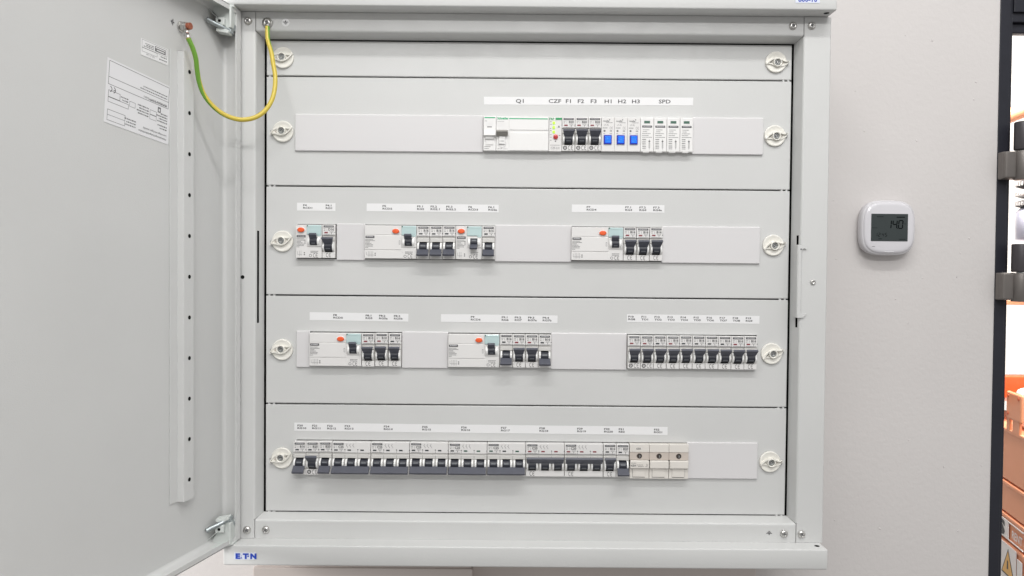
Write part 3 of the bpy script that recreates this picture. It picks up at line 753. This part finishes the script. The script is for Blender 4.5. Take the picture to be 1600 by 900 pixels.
# residual-current devices
def rcd_body(w, small):
    m = MB(); W = w - .2; y = YF - .12
    m.box(.12, W, YF, 12, BOT, TOP, "body_light", .6)
    if not small:
        m.box(.3, w - 21, YF - .5, YF + .5, TOP - 12.8, TOP - .4, "body_light", .4)
        m.box(.3, w - 20.6, YF - .9, YF + .5, TOP - 33.2, TOP - 13.6, "body_light", .5)
        m.box(.3, w - 19.5, YF - .5, YF + .5, BOT + .3, TOP - 33.8, "body_light", .4)
        y1 = YF - 1.02
    else: y1 = y
    pz = TOP - 14.3
    brand_plate(m, 1.4, 13.6, pz, 3.2, y1 + .12)
    for k, L in enumerate((10.5, 13.0, 6.0, 8.5, 10.5, 10.0, 4.0)):
        tiny(m, 1.2, 1.2 + min(L, 15 if not small else 11.5), pz - 5.0 - 1.85 * k, .85, y1, seed=k)
    # wiring symbol
    z = TOP - 39.0
    y2 = YF - .62 if not small else y
    for k in range(4 if not small else 2):
        xx = 5.2 + 2.0 * k; m.sheet(xx, xx + .3, z - 4, z + 3.6, y2, "ink_soft")
    m.sheet(2.6, 9 if small else 13, z - 1.9, z - 1.6, y2, "ink_soft"); m.sheet(2.6, 2.9, z - 1.9, z + 2.6, y2, "ink_soft")
    m.cyl((12.0 if small else 14.6, z + .7), .9, y2, y2 - .02, "ink_soft", n=10); m.cyl((12.0 if small else 14.6, z - 1.8), .9, y2, y2 - .02, "ink_soft", n=10)
    m.frame(w - 24.0, w - 22.2, TOP - 26, TOP - 20.6, y1, .35, "ink_soft")
    # well of the toggle
    m.box(w - 20.0, w - .9, YF - 1.2, YF + .5, TOP - 29.6, TOP - 15.5, "body_light", .9, 3)
    for cx in (w - 17.2, w - 4.6):
        m.cyl((-5.5, TOP - 22.6), 6.4, cx - 1.9, cx + 1.9, "cheek_white", axis='X', n=28, b=.4)
    tiny(m, w - 15.5, w - 5.0, TOP - 36.2, .9, seed=9); tiny(m, w - 15.5, w - 6.0, TOP - 38.0, .8, seed=4)
    m.arc(w - 15.6, TOP - 42.0, 1.7, 0, 360, .6, y, "ink_soft", 14); ce(m, w - 8.6, TOP - 41.8, 2.6, y)
    return m.mesh("rcd_body")
def rcd_toggle(w, up):
    m = MB(); xc = w - 11.0; zc = TOP - 22.4
    m.cyl((-6.0, zc), 6.5, xc - 5.0, xc + 5.0, "toggle_recess_shade", axis='X', n=30, b=.3)
    lever(m, xc - 5.6, xc + 4.6, zc, up, taper=.2, reach=13.4, yc=-6.0)
    ang = math.radians(-26 if up else 26); rr = 6.55
    pts = [(-6.0 - rr * math.cos(a), zc + rr * math.sin(a)) for a in (ang - .12, ang + .12)]
    m.quad([(xc - 2.6, *pts[0]), (xc + 2.6, *pts[0]), (xc + 2.6, *pts[1]), (xc - 2.6, *pts[1])], "toggle_print")
    return m.mesh("toggle")
def rcd(x, row, w, up, label, group):
    small = w < 40
    t = thing("residual_current_device", label, "earth leakage switch", (x, 0, ROW[row]), group)
    obj("rcd_body", cached(("rb", w), lambda: rcd_body(w, small)), t)
    obj("toggle", cached(("rt", w, up), lambda: rcd_toggle(w, up)), t)
    m = MB(); bx = w - 28.3; m.lathe((0, 0), [(5.6, 0), (5.6, -.7), (5.0, -1.0)], "body_white", 28)
    m.lathe((0, 0), [(4.9, -.6), (4.9, -2.0), (4.4, -2.7), (3.2, -2.9), (0, -2.7)], "orange_button", 28)
    o = obj("test_button", cached(("tb",), lambda: m.mesh("test_button")), t, (bx, YF, TOP - (8.0 if not small else 7.2))); o.scale = (1, 1, .68)
    def cover():
        m = MB(); m.box(w - 20.6, w - .6, YF - 1.4, YF + .2, TOP - 13.4, TOP - .5, "teal_cover", .7, 3)
        m.box(w - 19.2, w - 2.0, YF - 1.7, YF - 1.2, TOP - 3.0, TOP - 2.5, "teal_cover")
        m.box(w - 20.4, w - 18.6, YF - 2.0, YF - 1.2, TOP - 2.4, TOP - .8, "green_flag", .2)
        m.box(w - 6.5, w - 1.2, YF - 1.2, YF, TOP - 15.4, TOP - 13.0, "teal_cover", .3)
        return m.mesh("label_cover")
    obj("label_cover", cached(("rc", w), cover), t)

# row 1 ------------------------------------------------------------------
x = -62.1
t = thing("auxiliary_switch", "narrow white auxiliary module with a white handle, at the left end of the top row", "switch module", (x, 0, ROW[1]))
m = MB(); m.box(.1, 17.3, YF, 12, BOT - 1, TOP + .6, "body_white", .6)
m.sheet(1.4, 15.8, TOP - 2.4, TOP - .9, YF - .12, "green_stripe"); tiny(m, 1.8, 5, TOP - 6.2, .6); m.sheet(5.2, 11.6, TOP - 14.8, TOP - 13.6, YF - .12, "ink_soft")
for k in range(3): m.sheet(3.5, 13, TOP - 9.0 - k * 1.6, TOP - 8.7 - k * 1.6, YF - .12, "sticker_white")
tiny(m, 1.8, 10, TOP - 41.0, .8); tiny(m, 1.8, 8, TOP - 43.6, .8, seed=2)
m.box(3.4, 14.2, YF - .8, YF, TOP - 38.5, TOP - 27.0, "body_white", .4)
obj("module_body", m, t)
m = MB(); m.prism([(YF + 1, TOP - 20), (YF - 2.5, TOP - 20.2), (YF - 5.5, TOP - 22.6), (YF - 6.0, TOP - 26.4), (YF - 4, TOP - 27.6), (YF + 1, TOP - 27.8)], .8, 16.9, "body_white", axis='X', b=.5)
m.box(2.8, 14.6, YF - 2.6, YF, TOP - 31, TOP - 27.0, "body_white", .5)
obj("handle", m, t)
x = -44.6
t = thing("main_switch", "wide white main switch with a green stripe and grey handle, below the tag Q1", "main switch", (x, 0, ROW[1]))
m = MB(); W = 71.6; m.box(.1, W, YF, 12, BOT - 1, TOP + .2, "body_white", .6)
m.box(17.5, W - .4, YF - .9, YF + .2, TOP - 18.2, TOP - .2, "body_white", .4); m.box(17.5, W - .4, YF - .9, YF + .2, BOT - .6, TOP - 21.8, "body_white", .4)
m.box(17.5, W - .4, YF - .2, YF + .2, TOP - 21.7, TOP - 18.4, "body_white")
m.sheet(17.6, 70.0, TOP - 3.6, TOP - 2.2, YF - 1.02, "green_stripe")
m.text("Schneider", 1.4, TOP - 3.8, 3.0, YF - .12, "green_stripe", .86, bold=.045)
m.text("Vigi iC60 RCCB", 1.6, TOP - 7.2, 1.0, YF - .12, "ink_soft", .95)
for k in range(3): m.sheet(1.6, 12, TOP - 10.0 - k * 1.5, TOP - 9.8 - k * 1.5, YF - .12, "sticker_white")
m.text("ON OFF", 2, TOP - 44.2, 1.4, YF - .12, "ink_soft", .9); m.text("63A 30mA", 10, TOP - 44.2, 1.0, YF - .12, "ink_soft", .9)
m.cyl((8.2, TOP - 32), 7.2, YF - .5, YF, "body_white", n=32, b=.2, rz=10)
m.frame(3.2, 13.0, TOP - 38.4, TOP - 25.2, YF - .7, .35, "blank_plastic")
obj("module_body", m, t)
m = MB(); lever(m, .3, 16.2, TOP - 29.5, True, "toggle_grey", .2, 12.5, yc=-7); m.box(3.6, 12.6, YF - 2.4, YF, TOP - 37.8, TOP - 26.5, "body_white", .8)
m.text("I ON", 8.1, TOP - 34.6, 1.9, YF - 2.55, "ink_soft", 1, 'C')
for k in range(4): m.box(5 + k * 1.7, 5.6 + k * 1.7, YF - 2.7, YF - 2.3, TOP - 30, TOP - 27.2, "blank_plastic")
obj("handle", m, t)
x = 27.2
t = thing("phase_relay", "narrow relay with three lime lamps and a red knob, below the tag CZF", "relay", (x, 0, ROW[1]))
m = MB(); W = 17.5; m.box(.2, W, YF, 12, BOT - 1, TOP, "body_light", .4)
m.box(.2, W, YF - .2, YF + .1, TOP - 4.3, TOP - .4, "body_white", .1)
m.box(8.8, W, YF - .3, YF + .1, TOP - 4.0, TOP - .9, "green_deep", .1); m.text("F&F", .6, TOP - 4.0, 2.9, YF - .35, "green_deep", 1.0, bold=.03)
m.prism([(11.8, TOP - 14.2), (15.2, TOP - 14.2), (13.5, TOP - 11.2)], YF - .05, YF - .12, "ink_soft")
for z in (6.5, 10, 15.5, 18.6, 24.0, 27.4, 31.5): tiny(m, 1.4, 3.6, TOP - z, .8, seed=z)
tiny(m, 13.4, 16, TOP - 25, .8); m.cyl((9.0, TOP - 33.0), .9, YF - .05, YF - .12, "ink_soft", n=10)
tiny(m, 1.8, 16, TOP - 38.2, .6); m.text("CZF-331", 2.6, TOP - 43.6, 3.0, YF - .12, "ink_soft", .8)
obj("relay_body", m, t)
LED = MB(); LED.box(-1.6, 1.6, -.9, 0, -1.9, 1.9, "led_lime", .4); LED = LED.mesh("signal_lamp")
for z in (8.1, 14.2, 20.3): obj("signal_lamp", LED, t, (6.6, YF, TOP - z))
m = MB(); m.lathe((0, 0), [(3.2, 0), (3.2, -1.4), (2.8, -2.0), (0, -2.2)], "red_button", 24); m.box(-2.2, 2.2, -2.5, -2.1, -.3, .3, "red_flag"); obj("knob", m, t, (9.2, YF, TOP - 27.0))
for k in range(3):
    mcb(45.0 + 17.9 * k, 1, "F%d" % (k + 1), "B20", True, ["red_flag"], True, label=lab1("F%d" % (k + 1), True), group="breakers in the top row", w=17.8)
def lamp_body():
    m = MB(); W = 17.6; m.box(.1, W, YF, 12, BOT - .5, TOP, "body_light", .4); y = YF - .12
    m.text("moeller", 2.4, TOP - 5.6, 2.0, y, "ink_soft", .95, bold=.03); tiny(m, 6, 15, TOP - 7.0, .7)
    m.prism([(10, TOP - 3.4), (12, TOP - 3.4), (11, TOP - 1.6)], y, y - .02, "ink_soft")
    m.text("LT-PL", 3.6, TOP - 11.2, 1.9, y, "ink_soft", 1.0); tiny(m, 1.8, 8.0, TOP - 14.2, 1.0); ce(m, 13.4, TOP - 14.2, 1.6, y, mt="ink_soft")
    m.cyl((4.2, TOP - 18.2), 1.4, y, y - .02, "ink_soft", n=12); tiny(m, 11.5, 14.5, TOP - 18.2, 1.3); tiny(m, 2.8, 4.8, TOP - 22.0, .8); tiny(m, 11.2, 14.5, TOP - 22, .9, seed=5)
    return m.mesh("lamp_body")
def lens():
    m = MB(); m.box(3.2, 14.0, YF - 1.6, YF, TOP - 36.4, TOP - 23.8, "blue_frame", .5)
    for k in range(4): m.box(5.0, 12.6, YF - 2.1, YF - 1.4, TOP - 27.6 - k * 2.3, TOP - 25.6 - k * 2.3, "blue_lens", .25)
    return m.mesh("blue_lens")
for k in range(3):
    t = thing("indicator_lamp", "white module with a square blue lamp, below the tag H%d" % (k + 1), "indicator lamp", (98.7 + 17.7 * k, 0, ROW[1]), "blue indicator lamps")
    obj("lamp_body", cached("lb", lamp_body), t); obj("lens", cached("ln", lens), t)
t = thing("surge_arrester", "white four-part surge arrester with green windows, below the tag SPD", "surge arrester", (151.8, 0, ROW[1]))
m = MB(); m.box(0, 72.0, YF + 1.5, 12, BOT - .8, TOP, "body_white", .4); obj("arrester_base", m, t)
def cart():
    m = MB(); m.box(.25, 17.6, YF - .6, 6, BOT - .5, TOP + .2, "body_white", .7); m.box(3.5, 12, YF - .4, 6, BOT - 1.6, BOT, "body_white", .3)
    y = YF - .72; m.box(4.4, 13.2, y - .1, y + .1, TOP - 8.0, TOP - 3.8, "blank_plastic"); m.box(4.9, 12.7, y - .2, y, TOP - 7.6, TOP - 4.2, "moss_flag", .1)
    tiny(m, 2.2, 15.6, TOP - 1.9, .4, y, "sticker_white"); brand_plate(m, 2.2, 15.6, TOP - 10.6, 2.7, y + .1)
    for j, L in enumerate((9, 6, 11, 8, 12.5)): tiny(m, 3.2 if j < 2 else 2.4, 3 + L, TOP - 16.4 - j * 2.5, .75, y, seed=j)
    for j in range(6): tiny(m, 2.6, 7.6, TOP - 29.4 - j * 2.5, .9 if j % 2 else 1.3, y, seed=20 + j)
    m.cyl((12.2, TOP - 32), 1.3, y, y - .02, "ink_soft", n=12); m.frame(11.4, 13.2, TOP - 41, TOP - 34, y, .3, "ink_soft"); m.sheet(12.1, 12.4, TOP - 43, TOP - 29, y, "ink_soft")
    return m.mesh("arrester_cartridge")
for k in range(4): obj("arrester_cartridge", cached("ct", cart), t, (17.95 * k, 0, 0))

# row 2 ------------------------------------------------------------------
G2 = "breakers in the second row"; GR = "earth leakage switches with orange test buttons"
rcd(-316.9, 2, 35.8, True, "half-width earth leakage switch with dark toggle up, below the tag F4", GR)
mcb(-280.8, 2, "F4.1", "D16", True, ["red_flag"], label=lab1("F4.1", True), group=G2)
rcd(-222.9, 2, 71.0, True, "wide earth leakage switch with dark toggle up, below the tag F5", GR)
for k in range(3): mcb(-151.7 + 17.7 * k, 2, "", "B16", False, ["dark_flag"], label=lab1("F5.%d" % (k + 1), False), group=G2)
rcd(-98.5, 2, 35.8, False, "half-width earth leakage switch with grey toggle down, below the tag F6", GR)
mcb(-62.6, 2, "", "B16", False, ["dark_flag"], label=lab1("F6.1", False), group=G2)
rcd(59.3, 2, 71.0, True, "wide earth leakage switch with dark toggle up, below the tag F7", GR)
for k in range(3): mcb(130.5 + 17.9 * k, 2, "", "B16", True, ["red_flag"], label=lab1("F7.%d" % (k + 1), True), group=G2)
# row 3 ------------------------------------------------------------------
G3 = "breakers in the third row"
rcd(-297.8, 3, 71.3, True, "wide earth leakage switch with dark toggle up, below the tag F8", GR)
for k in range(3): mcb(-226.1 + 18.2 * k, 3, "", ("B10", "B10", "B16")[k], True, [("red_flag", "red_flag", "dark_flag")[k]], label=lab1("F8.%d" % (k + 1), True), group=G3)
rcd(-108.0, 3, 70.6, True, "wide earth leakage switch with dark toggle up, below the tag F9", GR)
for k in range(4): mcb(-37.1 + 17.55 * k, 3, "", "B16", k in (1, 2), ["red_flag" if k in (1, 2) else "dark_flag"], label=lab1("F9.%d" % (k + 1), k in (1, 2)), group=G3)
for k in range(10):
    mcb(138.0 + 17.75 * k, 3, "", "B10" if k == 0 else "B20" if k == 1 else "B16", True, ["dark_flag" if k in (2, 4, 5, 6, 7) else "red_flag"], k < 2,
        label=lab1("F%d" % (10 + k), True, None), group="row of ten breakers on the right")
# row 4 ------------------------------------------------------------------
G4 = "breakers in the bottom row"
for k, (xx, r_, up) in enumerate(((-319.4, "B16", False), (-301.8, "B20", True), (-284.2, "B20", False))):
    mcb(xx, 4, "", r_, up, ["dark_flag"], True, label=lab1("F%d" % (20 + k), up), group=G4)
for k in range(7):
    up = k >= 5; f = (["dark_flag"] * 3, ["dark_flag"] * 3, ["dark_flag"] * 3, ["dark_flag", "green_flag", "green_flag"], ["green_flag", "dark_flag", "green_flag"], ["red_flag"] * 3, ["red_flag"] * 3)[k]
    mcb(-266.2 + 53.2 * k, 4, "", "C25" if k < 5 else "C20", up, f, False, 3,
        "triple-width breaker with one long toggle bar %s, below the tag F%d" % ("up" if up else "down", 23 + k), "three-pole breakers in the bottom row", 17.66)
mcb(106.4, 4, "", "B16", True, ["dark_flag"], label=lab1("F30", True), group=G4)
mcb(124.1, 4, "", "B20", False, ["dark_flag"], label=lab1("F31", False), group=G4)
t = thing("fuse_holder", "cream three-part fuse holder with dark round holes, below the tag F32", "fuse holder", (142.2, 0, ROW[4]))
m = MB()
for k in range(3):
    x0 = 27.0 * k
    m.box(x0 + .15, x0 + 26.85, YF - 1.0, 12, TOP - 10.4, TOP + .4, "cream", .5)
    m.box(x0 + .15, x0 + 26.85, YF - .4, 12, TOP - 21.2, TOP - 10.5, "beige", .3)
    m.box(x0 + .3, x0 + 26.7, YF, 12, BOT - 1.6, TOP - 32.6, "cream", .4)
    m.lathe((x0 + 13.4, TOP - 15.7), [(4.1, YF - .45), (3.9, YF - .6), (3.7, YF - .6), (3.5, YF - .45)], "beige", 24)
    m.cyl((x0 + 13.4, TOP - 15.7), 3.7, YF - .42, YF - .55, "hole_brown", n=24)
    m.arc(x0 + 12.6, TOP - 16.2, 1.6, -60, 60, 1.3, YF - .62, "zinc_dull", 8)
m.text("63A", 9.0, TOP - 6.8, 2.6, YF - 1.15, "ink_soft", 1.0, bold=.03); m.arc(10.5, TOP - 5.6, 4.6, -20, 150, .3, YF - 1.15, "sticker_white", 10, 1.3)
obj("holder_body", m, t)
for k in range(3):
    m = MB(); x0 = 27.0 * k
    m.box(x0 + .4, x0 + 26.5, YF - 4.0, YF, TOP - 32.4, TOP - 21.3, "cream", 1.3, 3)
    m.box(x0 + 4.4, x0 + 21.8, YF - .9, YF + .2, TOP - 44.6, TOP - 32.2, "cream", .5)
    m.sheet(x0 + 4.4, x0 + 21.0, TOP - 45.3, TOP - 44.6, YF - .1, "ink"); m.sheet(x0 + (4.0 if k < 2 else 21.9), x0 + (4.3 if k < 2 else 22.2), TOP - 44.6, TOP - 33, YF - .1, "ink_soft")
    if k == 0:
        m.text("63A", 1.6, TOP - 29.4, 2.8, YF - 4.15, "ink_soft", 1.0, bold=.03); m.text("D02 400V", 1.6, TOP - 25.4, 1.2, YF - 4.15, "ink_soft", 1.0)
        tiny(m, 9, 18, TOP - 27.2, .7, YF - 4.15); tiny(m, 11, 19, TOP - 29.2, .7, YF - 4.15, seed=3); m.text(".3", 21, TOP - 29.4, 3.4, YF - 4.15, "ink_soft", 1)
    obj("fuse_drawer", m, t)

# ------------------------------------------------------------------ earth wire
WP = [(-413.6, -123.8, 286.9), (-410.3, -119.1, 276.9), (-408.5, -114.1, 265.3), (-409.1, -108.9, 252.7), (-408.5, -102.8, 237.9), (-404.6, -96.9, 224.4),
      (-395.3, -90.2, 211.7), (-382.6, -83.6, 202.9), (-367.2, -77.1, 199.5), (-352.3, -71.0, 203.3), (-341.0, -65.7, 212.7), (-333.8, -60.1, 227.1),
      (-331.4, -54.8, 243.3), (-332.4, -49.1, 261.3), (-336.8, -43.3, 279.4), (-341.0, -38.1, 295.9), (-347.6, -32.1, 314.5), (-349.9, -27.0, 333.0)]
t = thing("earth_wire", "green and yellow earth wire hanging in a loop between the open door and the frame", "wire", (-367.2, -77, 196))
LOC = Vector((-367.2, -77, 196))
m = MB(); P = [p - LOC for p in smooth_path(WP, 8)]
def pick(tt, a):
    # where the green stripe sits round the wire (0 = towards the viewer), drifting along its length
    c = -.06 + .52 * min(1, max(0, (tt - .18) / .32)) if tt < .8 else .46 - .24 * (tt - .8) / .2
    half = .20 if tt < .3 else .17
    d = abs((a - c + .5) % 1 - .5)
    return "wire_green" if d < half else "wire_yellow"
m.tube(P, 2.9, "wire_yellow", 28, pick=pick)
obj("insulation", m, t)
m = MB()
st = DT @ Vector((86.5, 8.0, 305.8)) - LOC
m.tube([P[0] + (P[0] - P[3]).normalized() * -1, P[0] + (st - P[0]).normalized() * 5, P[0] + (st - P[0]).normalized() * 9], [3.1, 3.0, 2.0], "zinc", 14)
m.tube([P[0] + (st - P[0]).normalized() * 8.5, P[0] + (st - P[0]).normalized() * 12], [1.8, 1.4], "copper", 10)
m.tube([P[0] + (st - P[0]).normalized() * 11, st + (P[0] - st).normalized() * 5], [1.6, 1.2], "zinc", 10)
obj("cable_lug", m, t)
m = MB(); e = Vector((-351.4, -22.6, 339.7)) - LOC; T = Matrix.Translation(e)
m.lathe((0, 0), [(7.0, 1.0), (7.0, -.6), (4.2, -.6)], "zinc", 28, T=T)
m.tube([P[-1], P[-1] + Vector((0, 1.0, 2.5))], [3.0, 3.3], "zinc", 14)
obj("cable_lug", m, t)
o = obj("screw", SCREW, CAB, (-351.4, -23.2 - WY, 339.7 + 382)); o.scale = (1.05, 1, 1.05)

# ------------------------------------------------------------------ thermostat
t = thing("thermostat", "white rounded wall thermostat with a grey display reading 14.0", "thermostat", (552, WY, 82))
def squircle(a, b, n=56, p=3.4, cx=0, cz=0):
    out = []
    for k in range(n):
        th = 2 * PI * k / n; c, s_ = math.cos(th), math.sin(th)
        out.append((cx + a * math.copysign(abs(c) ** (2 / p), c), cz + b * math.copysign(abs(s_) ** (2 / p), s_)))
    return out
def loft(m, rings, mt, cap=True):
    V = [[m.bm.verts.new((x_, y_, z_)) for x_, z_ in pts] for y_, pts in rings]
    i_ = m.mi(mt)
    for A, B in zip(V, V[1:]):
        for k in range(len(A)):
            f = m.bm.faces.new((A[k], A[(k + 1) % len(A)], B[(k + 1) % len(A)], B[k])); f.material_index = i_; f.smooth = True
    if cap: f = m.bm.faces.new(V[-1]); f.material_index = i_; f.smooth = True
m = MB()
loft(m, [(0, squircle(38, 38)), (-5, squircle(40.5, 40.5)), (-11, squircle(41.5, 41.8)), (-17, squircle(41.5, 41.8)), (-19.5, squircle(40.2, 40.5)), (-20, squircle(39, 39.4))], "thermostat_shell")
bmesh.ops.recalc_face_normals(m.bm, faces=m.bm.faces[:]); obj("shell", m, t)
m = MB()
loft(m, [(-19.5, squircle(38.6, 39)), (-21.2, squircle(38.2, 38.6)), (-22.4, squircle(36.5, 37)), (-22.9, squircle(33, 33.5))], "thermostat_glass")
for k, xx in enumerate((-24, -12, 12, 24)): m.sheet(xx - 2.2, xx + 2.2, -29.0, -28.3, -23.05, "ink_soft" if k == 0 else "thermostat_shell")
m.sheet(-7, 7, -36.9, -35.9, -22.9, "sticker_white")
bmesh.ops.recalc_face_normals(m.bm, faces=m.bm.faces[:]); obj("front_panel", m, t)
m = MB(); m.box(-28.2, 27.6, -23.6, -22.4, -20.5, 21.0, "lcd", .4)
def seg7(m, x_, z_, w_, h_, on, y_, th=1.3):
    g = .35; S7 = {'a': (0, h_, w_, h_), 'b': (w_, h_ / 2, w_, h_), 'c': (w_, 0, w_, h_ / 2), 'd': (0, 0, w_, 0), 'e': (0, 0, 0, h_ / 2), 'f': (0, h_ / 2, 0, h_), 'g': (0, h_ / 2, w_, h_ / 2)}
    for k in on:
        x0, z0, x1, z1 = S7[k]; sl = .08
        if z0 == z1: pts = [(x_ + x0 + g, z_ + z0 - th / 2), (x_ + x1 - g, z_ + z0 - th / 2), (x_ + x1 - g, z_ + z0 + th / 2), (x_ + x0 + g, z_ + z0 + th / 2)]
        else: pts = [(x_ + x0 - th / 2, z_ + z0 + g), (x_ + x0 + th / 2, z_ + z0 + g), (x_ + x0 + th / 2, z_ + z1 - g), (x_ + x0 - th / 2, z_ + z1 - g)]
        pts = [(px + sl * pz, pz) for px, pz in pts]
        f = m.bm.faces.new([m.bm.verts.new((px, y_, pz)) for px, pz in pts]); f.material_index = m.mi("lcd_ink")
Y7 = -23.75
seg7(m, -4.5, -1, 6, 12, "bc", Y7, 1.6); seg7(m, 4.2, -1, 6, 12, "fgbc", Y7, 1.6); seg7(m, 13, -1, 6, 12, "abcdef", Y7, 1.6)
m.sheet(11.2, 12.3, -1.6, -.5, Y7, "lcd_ink")
m.text("°c", 21, 5, 2.6, Y7, "lcd_ink"); tiny(m, 10, 23, 16, 1.6, Y7, "lcd_ink"); tiny(m, -20, -10, 16.5, .8, Y7, "lcd_ink"); m.sheet(-28, -19, -.7, -.3, Y7, "lcd_ink")
for k, on in enumerate(("bc", "abged", "fgbc", "acdfg")): seg7(m, -21 + 4.6 * k + (1 if k > 1 else 0), -13.5, 2.6, 5.2, on, Y7, .7)
tiny(m, -17, -12, -17, .9, Y7, "lcd_ink"); tiny(m, 14, 24, -17.5, .8, Y7, "lcd_ink")
obj("display", m, t)

# ------------------------------------------------------------------ steel door frame on the right with its hinges
t = thing("steel_door_frame", "dark blue-grey steel door frame with two barrel hinges at the right edge", "door frame", (740, WY, -1400))
m = MB(); m.box(-12, 3.5, -1.5, 108, 0, 1850, "jamb_dark", .8); m.box(3.5, 9.4, 2, 108, 0, 1850, "jamb_dark", .8); m.box(9.4, 11, 8, 60, 0, 1850, "jamb_dark", .4); obj("jamb", m, t)
m = MB(); m.box(9, 960, -1.5, 30, 1817, 1850, "jamb_dark", .8); m.box(9, 960, 3, 26, 1803, 1817.5, "jamb_dark", 1.0); m.box(9, 960, 10, 24, 1788, 1803.4, "jamb_dark", 2.0)
obj("head", m, t)
def door_hinge(z, par):
    m = MB()      # jamb leaf wraps into the lower knuckle
    m.box(-12, 14, -14, -1, -42, 0, "hinge_brown", 2.0, 3); m.cyl((14, -20), 11.5, -44, -.5, "hinge_brown", axis='Z', n=40, b=.8, smooth=True); m.box(-13.0, 10, -22, -12, -41.5, -.8, "hinge_brown", 2.5, 3)
    a = obj("hinge_knuckle", m, par, (740 - 740, -WY + WY, z + 1400))
    m = MB(); m.cyl((14, -20), 12.0, 1.2, 44, "hinge_dark", axis='Z', n=40, b=1.6, smooth=True); m.box(14, 60, -28, -12, 2, 43, "hinge_dark", 2.0, 3); m.cyl((14, -20), 5, -1, 2, "steel_pin", axis='Z', n=16)
    b = obj("hinge_knuckle", m, par, (0, 0, z + 1400))
door_hinge(200.6, t); door_hinge(15.2, t)

# ------------------------------------------------------------------ storage room seen through the opening
t = thing("storage_rack", "storage rack with orange beams seen through the door opening", "rack", (1330, 1000, -700))
m = MB(); m.box(-120, 900, 0, 45, 700 - 318, 700 - 262, "orange_beam", 2); obj("rack_beam", m, t)
m = MB(); m.box(-120, 900, 0, 30, 700 - 66, 700 - 54, "peach_case", 2); obj("rack_beam", m, t)
m = MB(); m.box(-120, 900, 10, 500, 700 - 54, 700 - 50, "room_white"); obj("shelf_board", m, t)
m = MB(); m.box(-120, 900, 10, 500, 700 - 330, 700 - 319, "room_white"); obj("shelf_board", m, t)
# bottle on the upper shelf
t = thing("plastic_bottle", "pale lilac bottle with a black and white ribbed neck on the upper rack shelf", "bottle", (1370, 950, 104))
m = MB(); m.lathe((0, 0), [(44, 0), (50, 6), (50, 76), (46, 84), (38, 90)], "bottle_plastic", 40, axis='Z'); obj("bottle_body", m, t)
m = MB()
for k in range(3):
    z0 = 90 + k * 26; m.lathe((0, 0), [(38, z0), (50, z0 + 4), (50, z0 + 16), (40, z0 + 19)], "ink" if k % 2 == 0 else "case_white", 40, axis='Z')
    for j in range(36):
        a = 2 * PI * j / 36
        m.box(-2, 2, -52, -49, z0 + 5, z0 + 15, "case_white", T=Matrix.Rotation(a, 4, 'Z'))
obj("ribbed_neck", m, t)
# stacked cases: local frame of the stack, long side running away from the camera
CA = math.radians(13.7)
def case(z0, z1, label, extra=None, first=False):
    o = bpy.data.objects.new("storage_case", None); COL.objects.link(o); o.location = Vector((1251, 800, z0)) * S; o.rotation_euler = (0, 0, -CA)
    tag(o, label, "case", "orange cases stacked behind the door")
    h = z1 - z0; m = MB(); m.box(0, 260, 0, 420, 0, h - 3, "peach_case", 3, 3); m.box(-3, 263, -3, 423, h - 12, h - 2, "peach_case", 2.5, 3)
    obj("case_body", m, o)
    return o, h
Tside = Matrix.Rotation(-PI / 2, 4, 'Z')      # print on the left side: text x runs towards the camera
c1, h1 = case(-521, -384, "orange case, topmost of the leaning stack beyond the door frame")
m = MB(); m.box(-5, 3, 28, 120, h1 + 26, h1 + 98, "peach_case", 5, 3); m.box(-3, 3, 100, 120, h1 - 8, h1 + 30, "peach_case", 2, 2); m.box(-3, 3, 40, 84, h1 - 8, h1 + 30, "peach_case", 2, 2)
for yy, zz in ((42, 86), (106, 86), (106, 40)): m.cyl((yy, h1 + zz), 4, -6.5, -5.2, "peach_red", axis='X', n=14)
obj("latch_plate", m, c1)
m = MB(); m.box(24, 240, -30, 160, 1, 104, "case_white", 22, 4)
m = tag(obj("white_box", m, None), "white rounded box on top of the orange case stack", "box")
m.rotation_euler = (0, 0, -CA); m.location = Vector((1251, 800, -384)) * S
c2, h2 = case(-606, -523, "plain orange case, second from the top of the stack beyond the door frame")
c3, h3 = case(-674, -608, "orange case with a white and orange lettered strip, third from the top of the stack")
m = MB()
m.box(-4.2, -2.6, 90, 250, 4, h3 - 14, "case_white"); m.box(-4.2, -2.6, 3, 90, 4, 7, "case_white"); m.box(-4.2, -2.6, 3, 90, h3 - 17, h3 - 14, "case_white")
m.text("RENT", -68, 17, 19, -4.0, "case_white", .92, T=Tside, bold=.02); m.text("S", -150, 11, 33, -4.6, "ink", 1.55, T=Tside, bold=.06)
obj("lettered_strip", m, c3)
c4, h4 = case(-960, -677, "orange case with a warning triangle sticker at the bottom of the stack")
m = MB(); m.box(-4.2, -3.0, 40, 132, h4 - 110, h4 - 6, "case_white", 0); m.prism([(128, h4 - 86), (48, h4 - 86), (88, h4 - 15)], -4.6, -4.3, "ink", axis='X'); m.prism([(121, h4 - 82), (55, h4 - 82), (88, h4 - 23)], -5.0, -4.7, "amber_sign", axis='X')
m.prism([(84, h4 - 68), (92, h4 - 68), (91, h4 - 46), (85, h4 - 46)], -5.4, -5.1, "ink", axis='X'); m.box(-4.2, -3.0, 5, 34, h4 - 110, h4 - 22, "case_white")
obj("warning_sticker", m, c4)
# hose above
m = MB(); m.tube(smooth_path([(-160, 40, -60), (-60, 10, -16), (0, 0, 8), (90, -20, 40), (260, -30, 70)], 8), 19, "peach_case", 20)
tag(obj("orange_hose", m, None, (1285, 950, 425)), "orange hose rising to the right high behind the door frame", "hose")
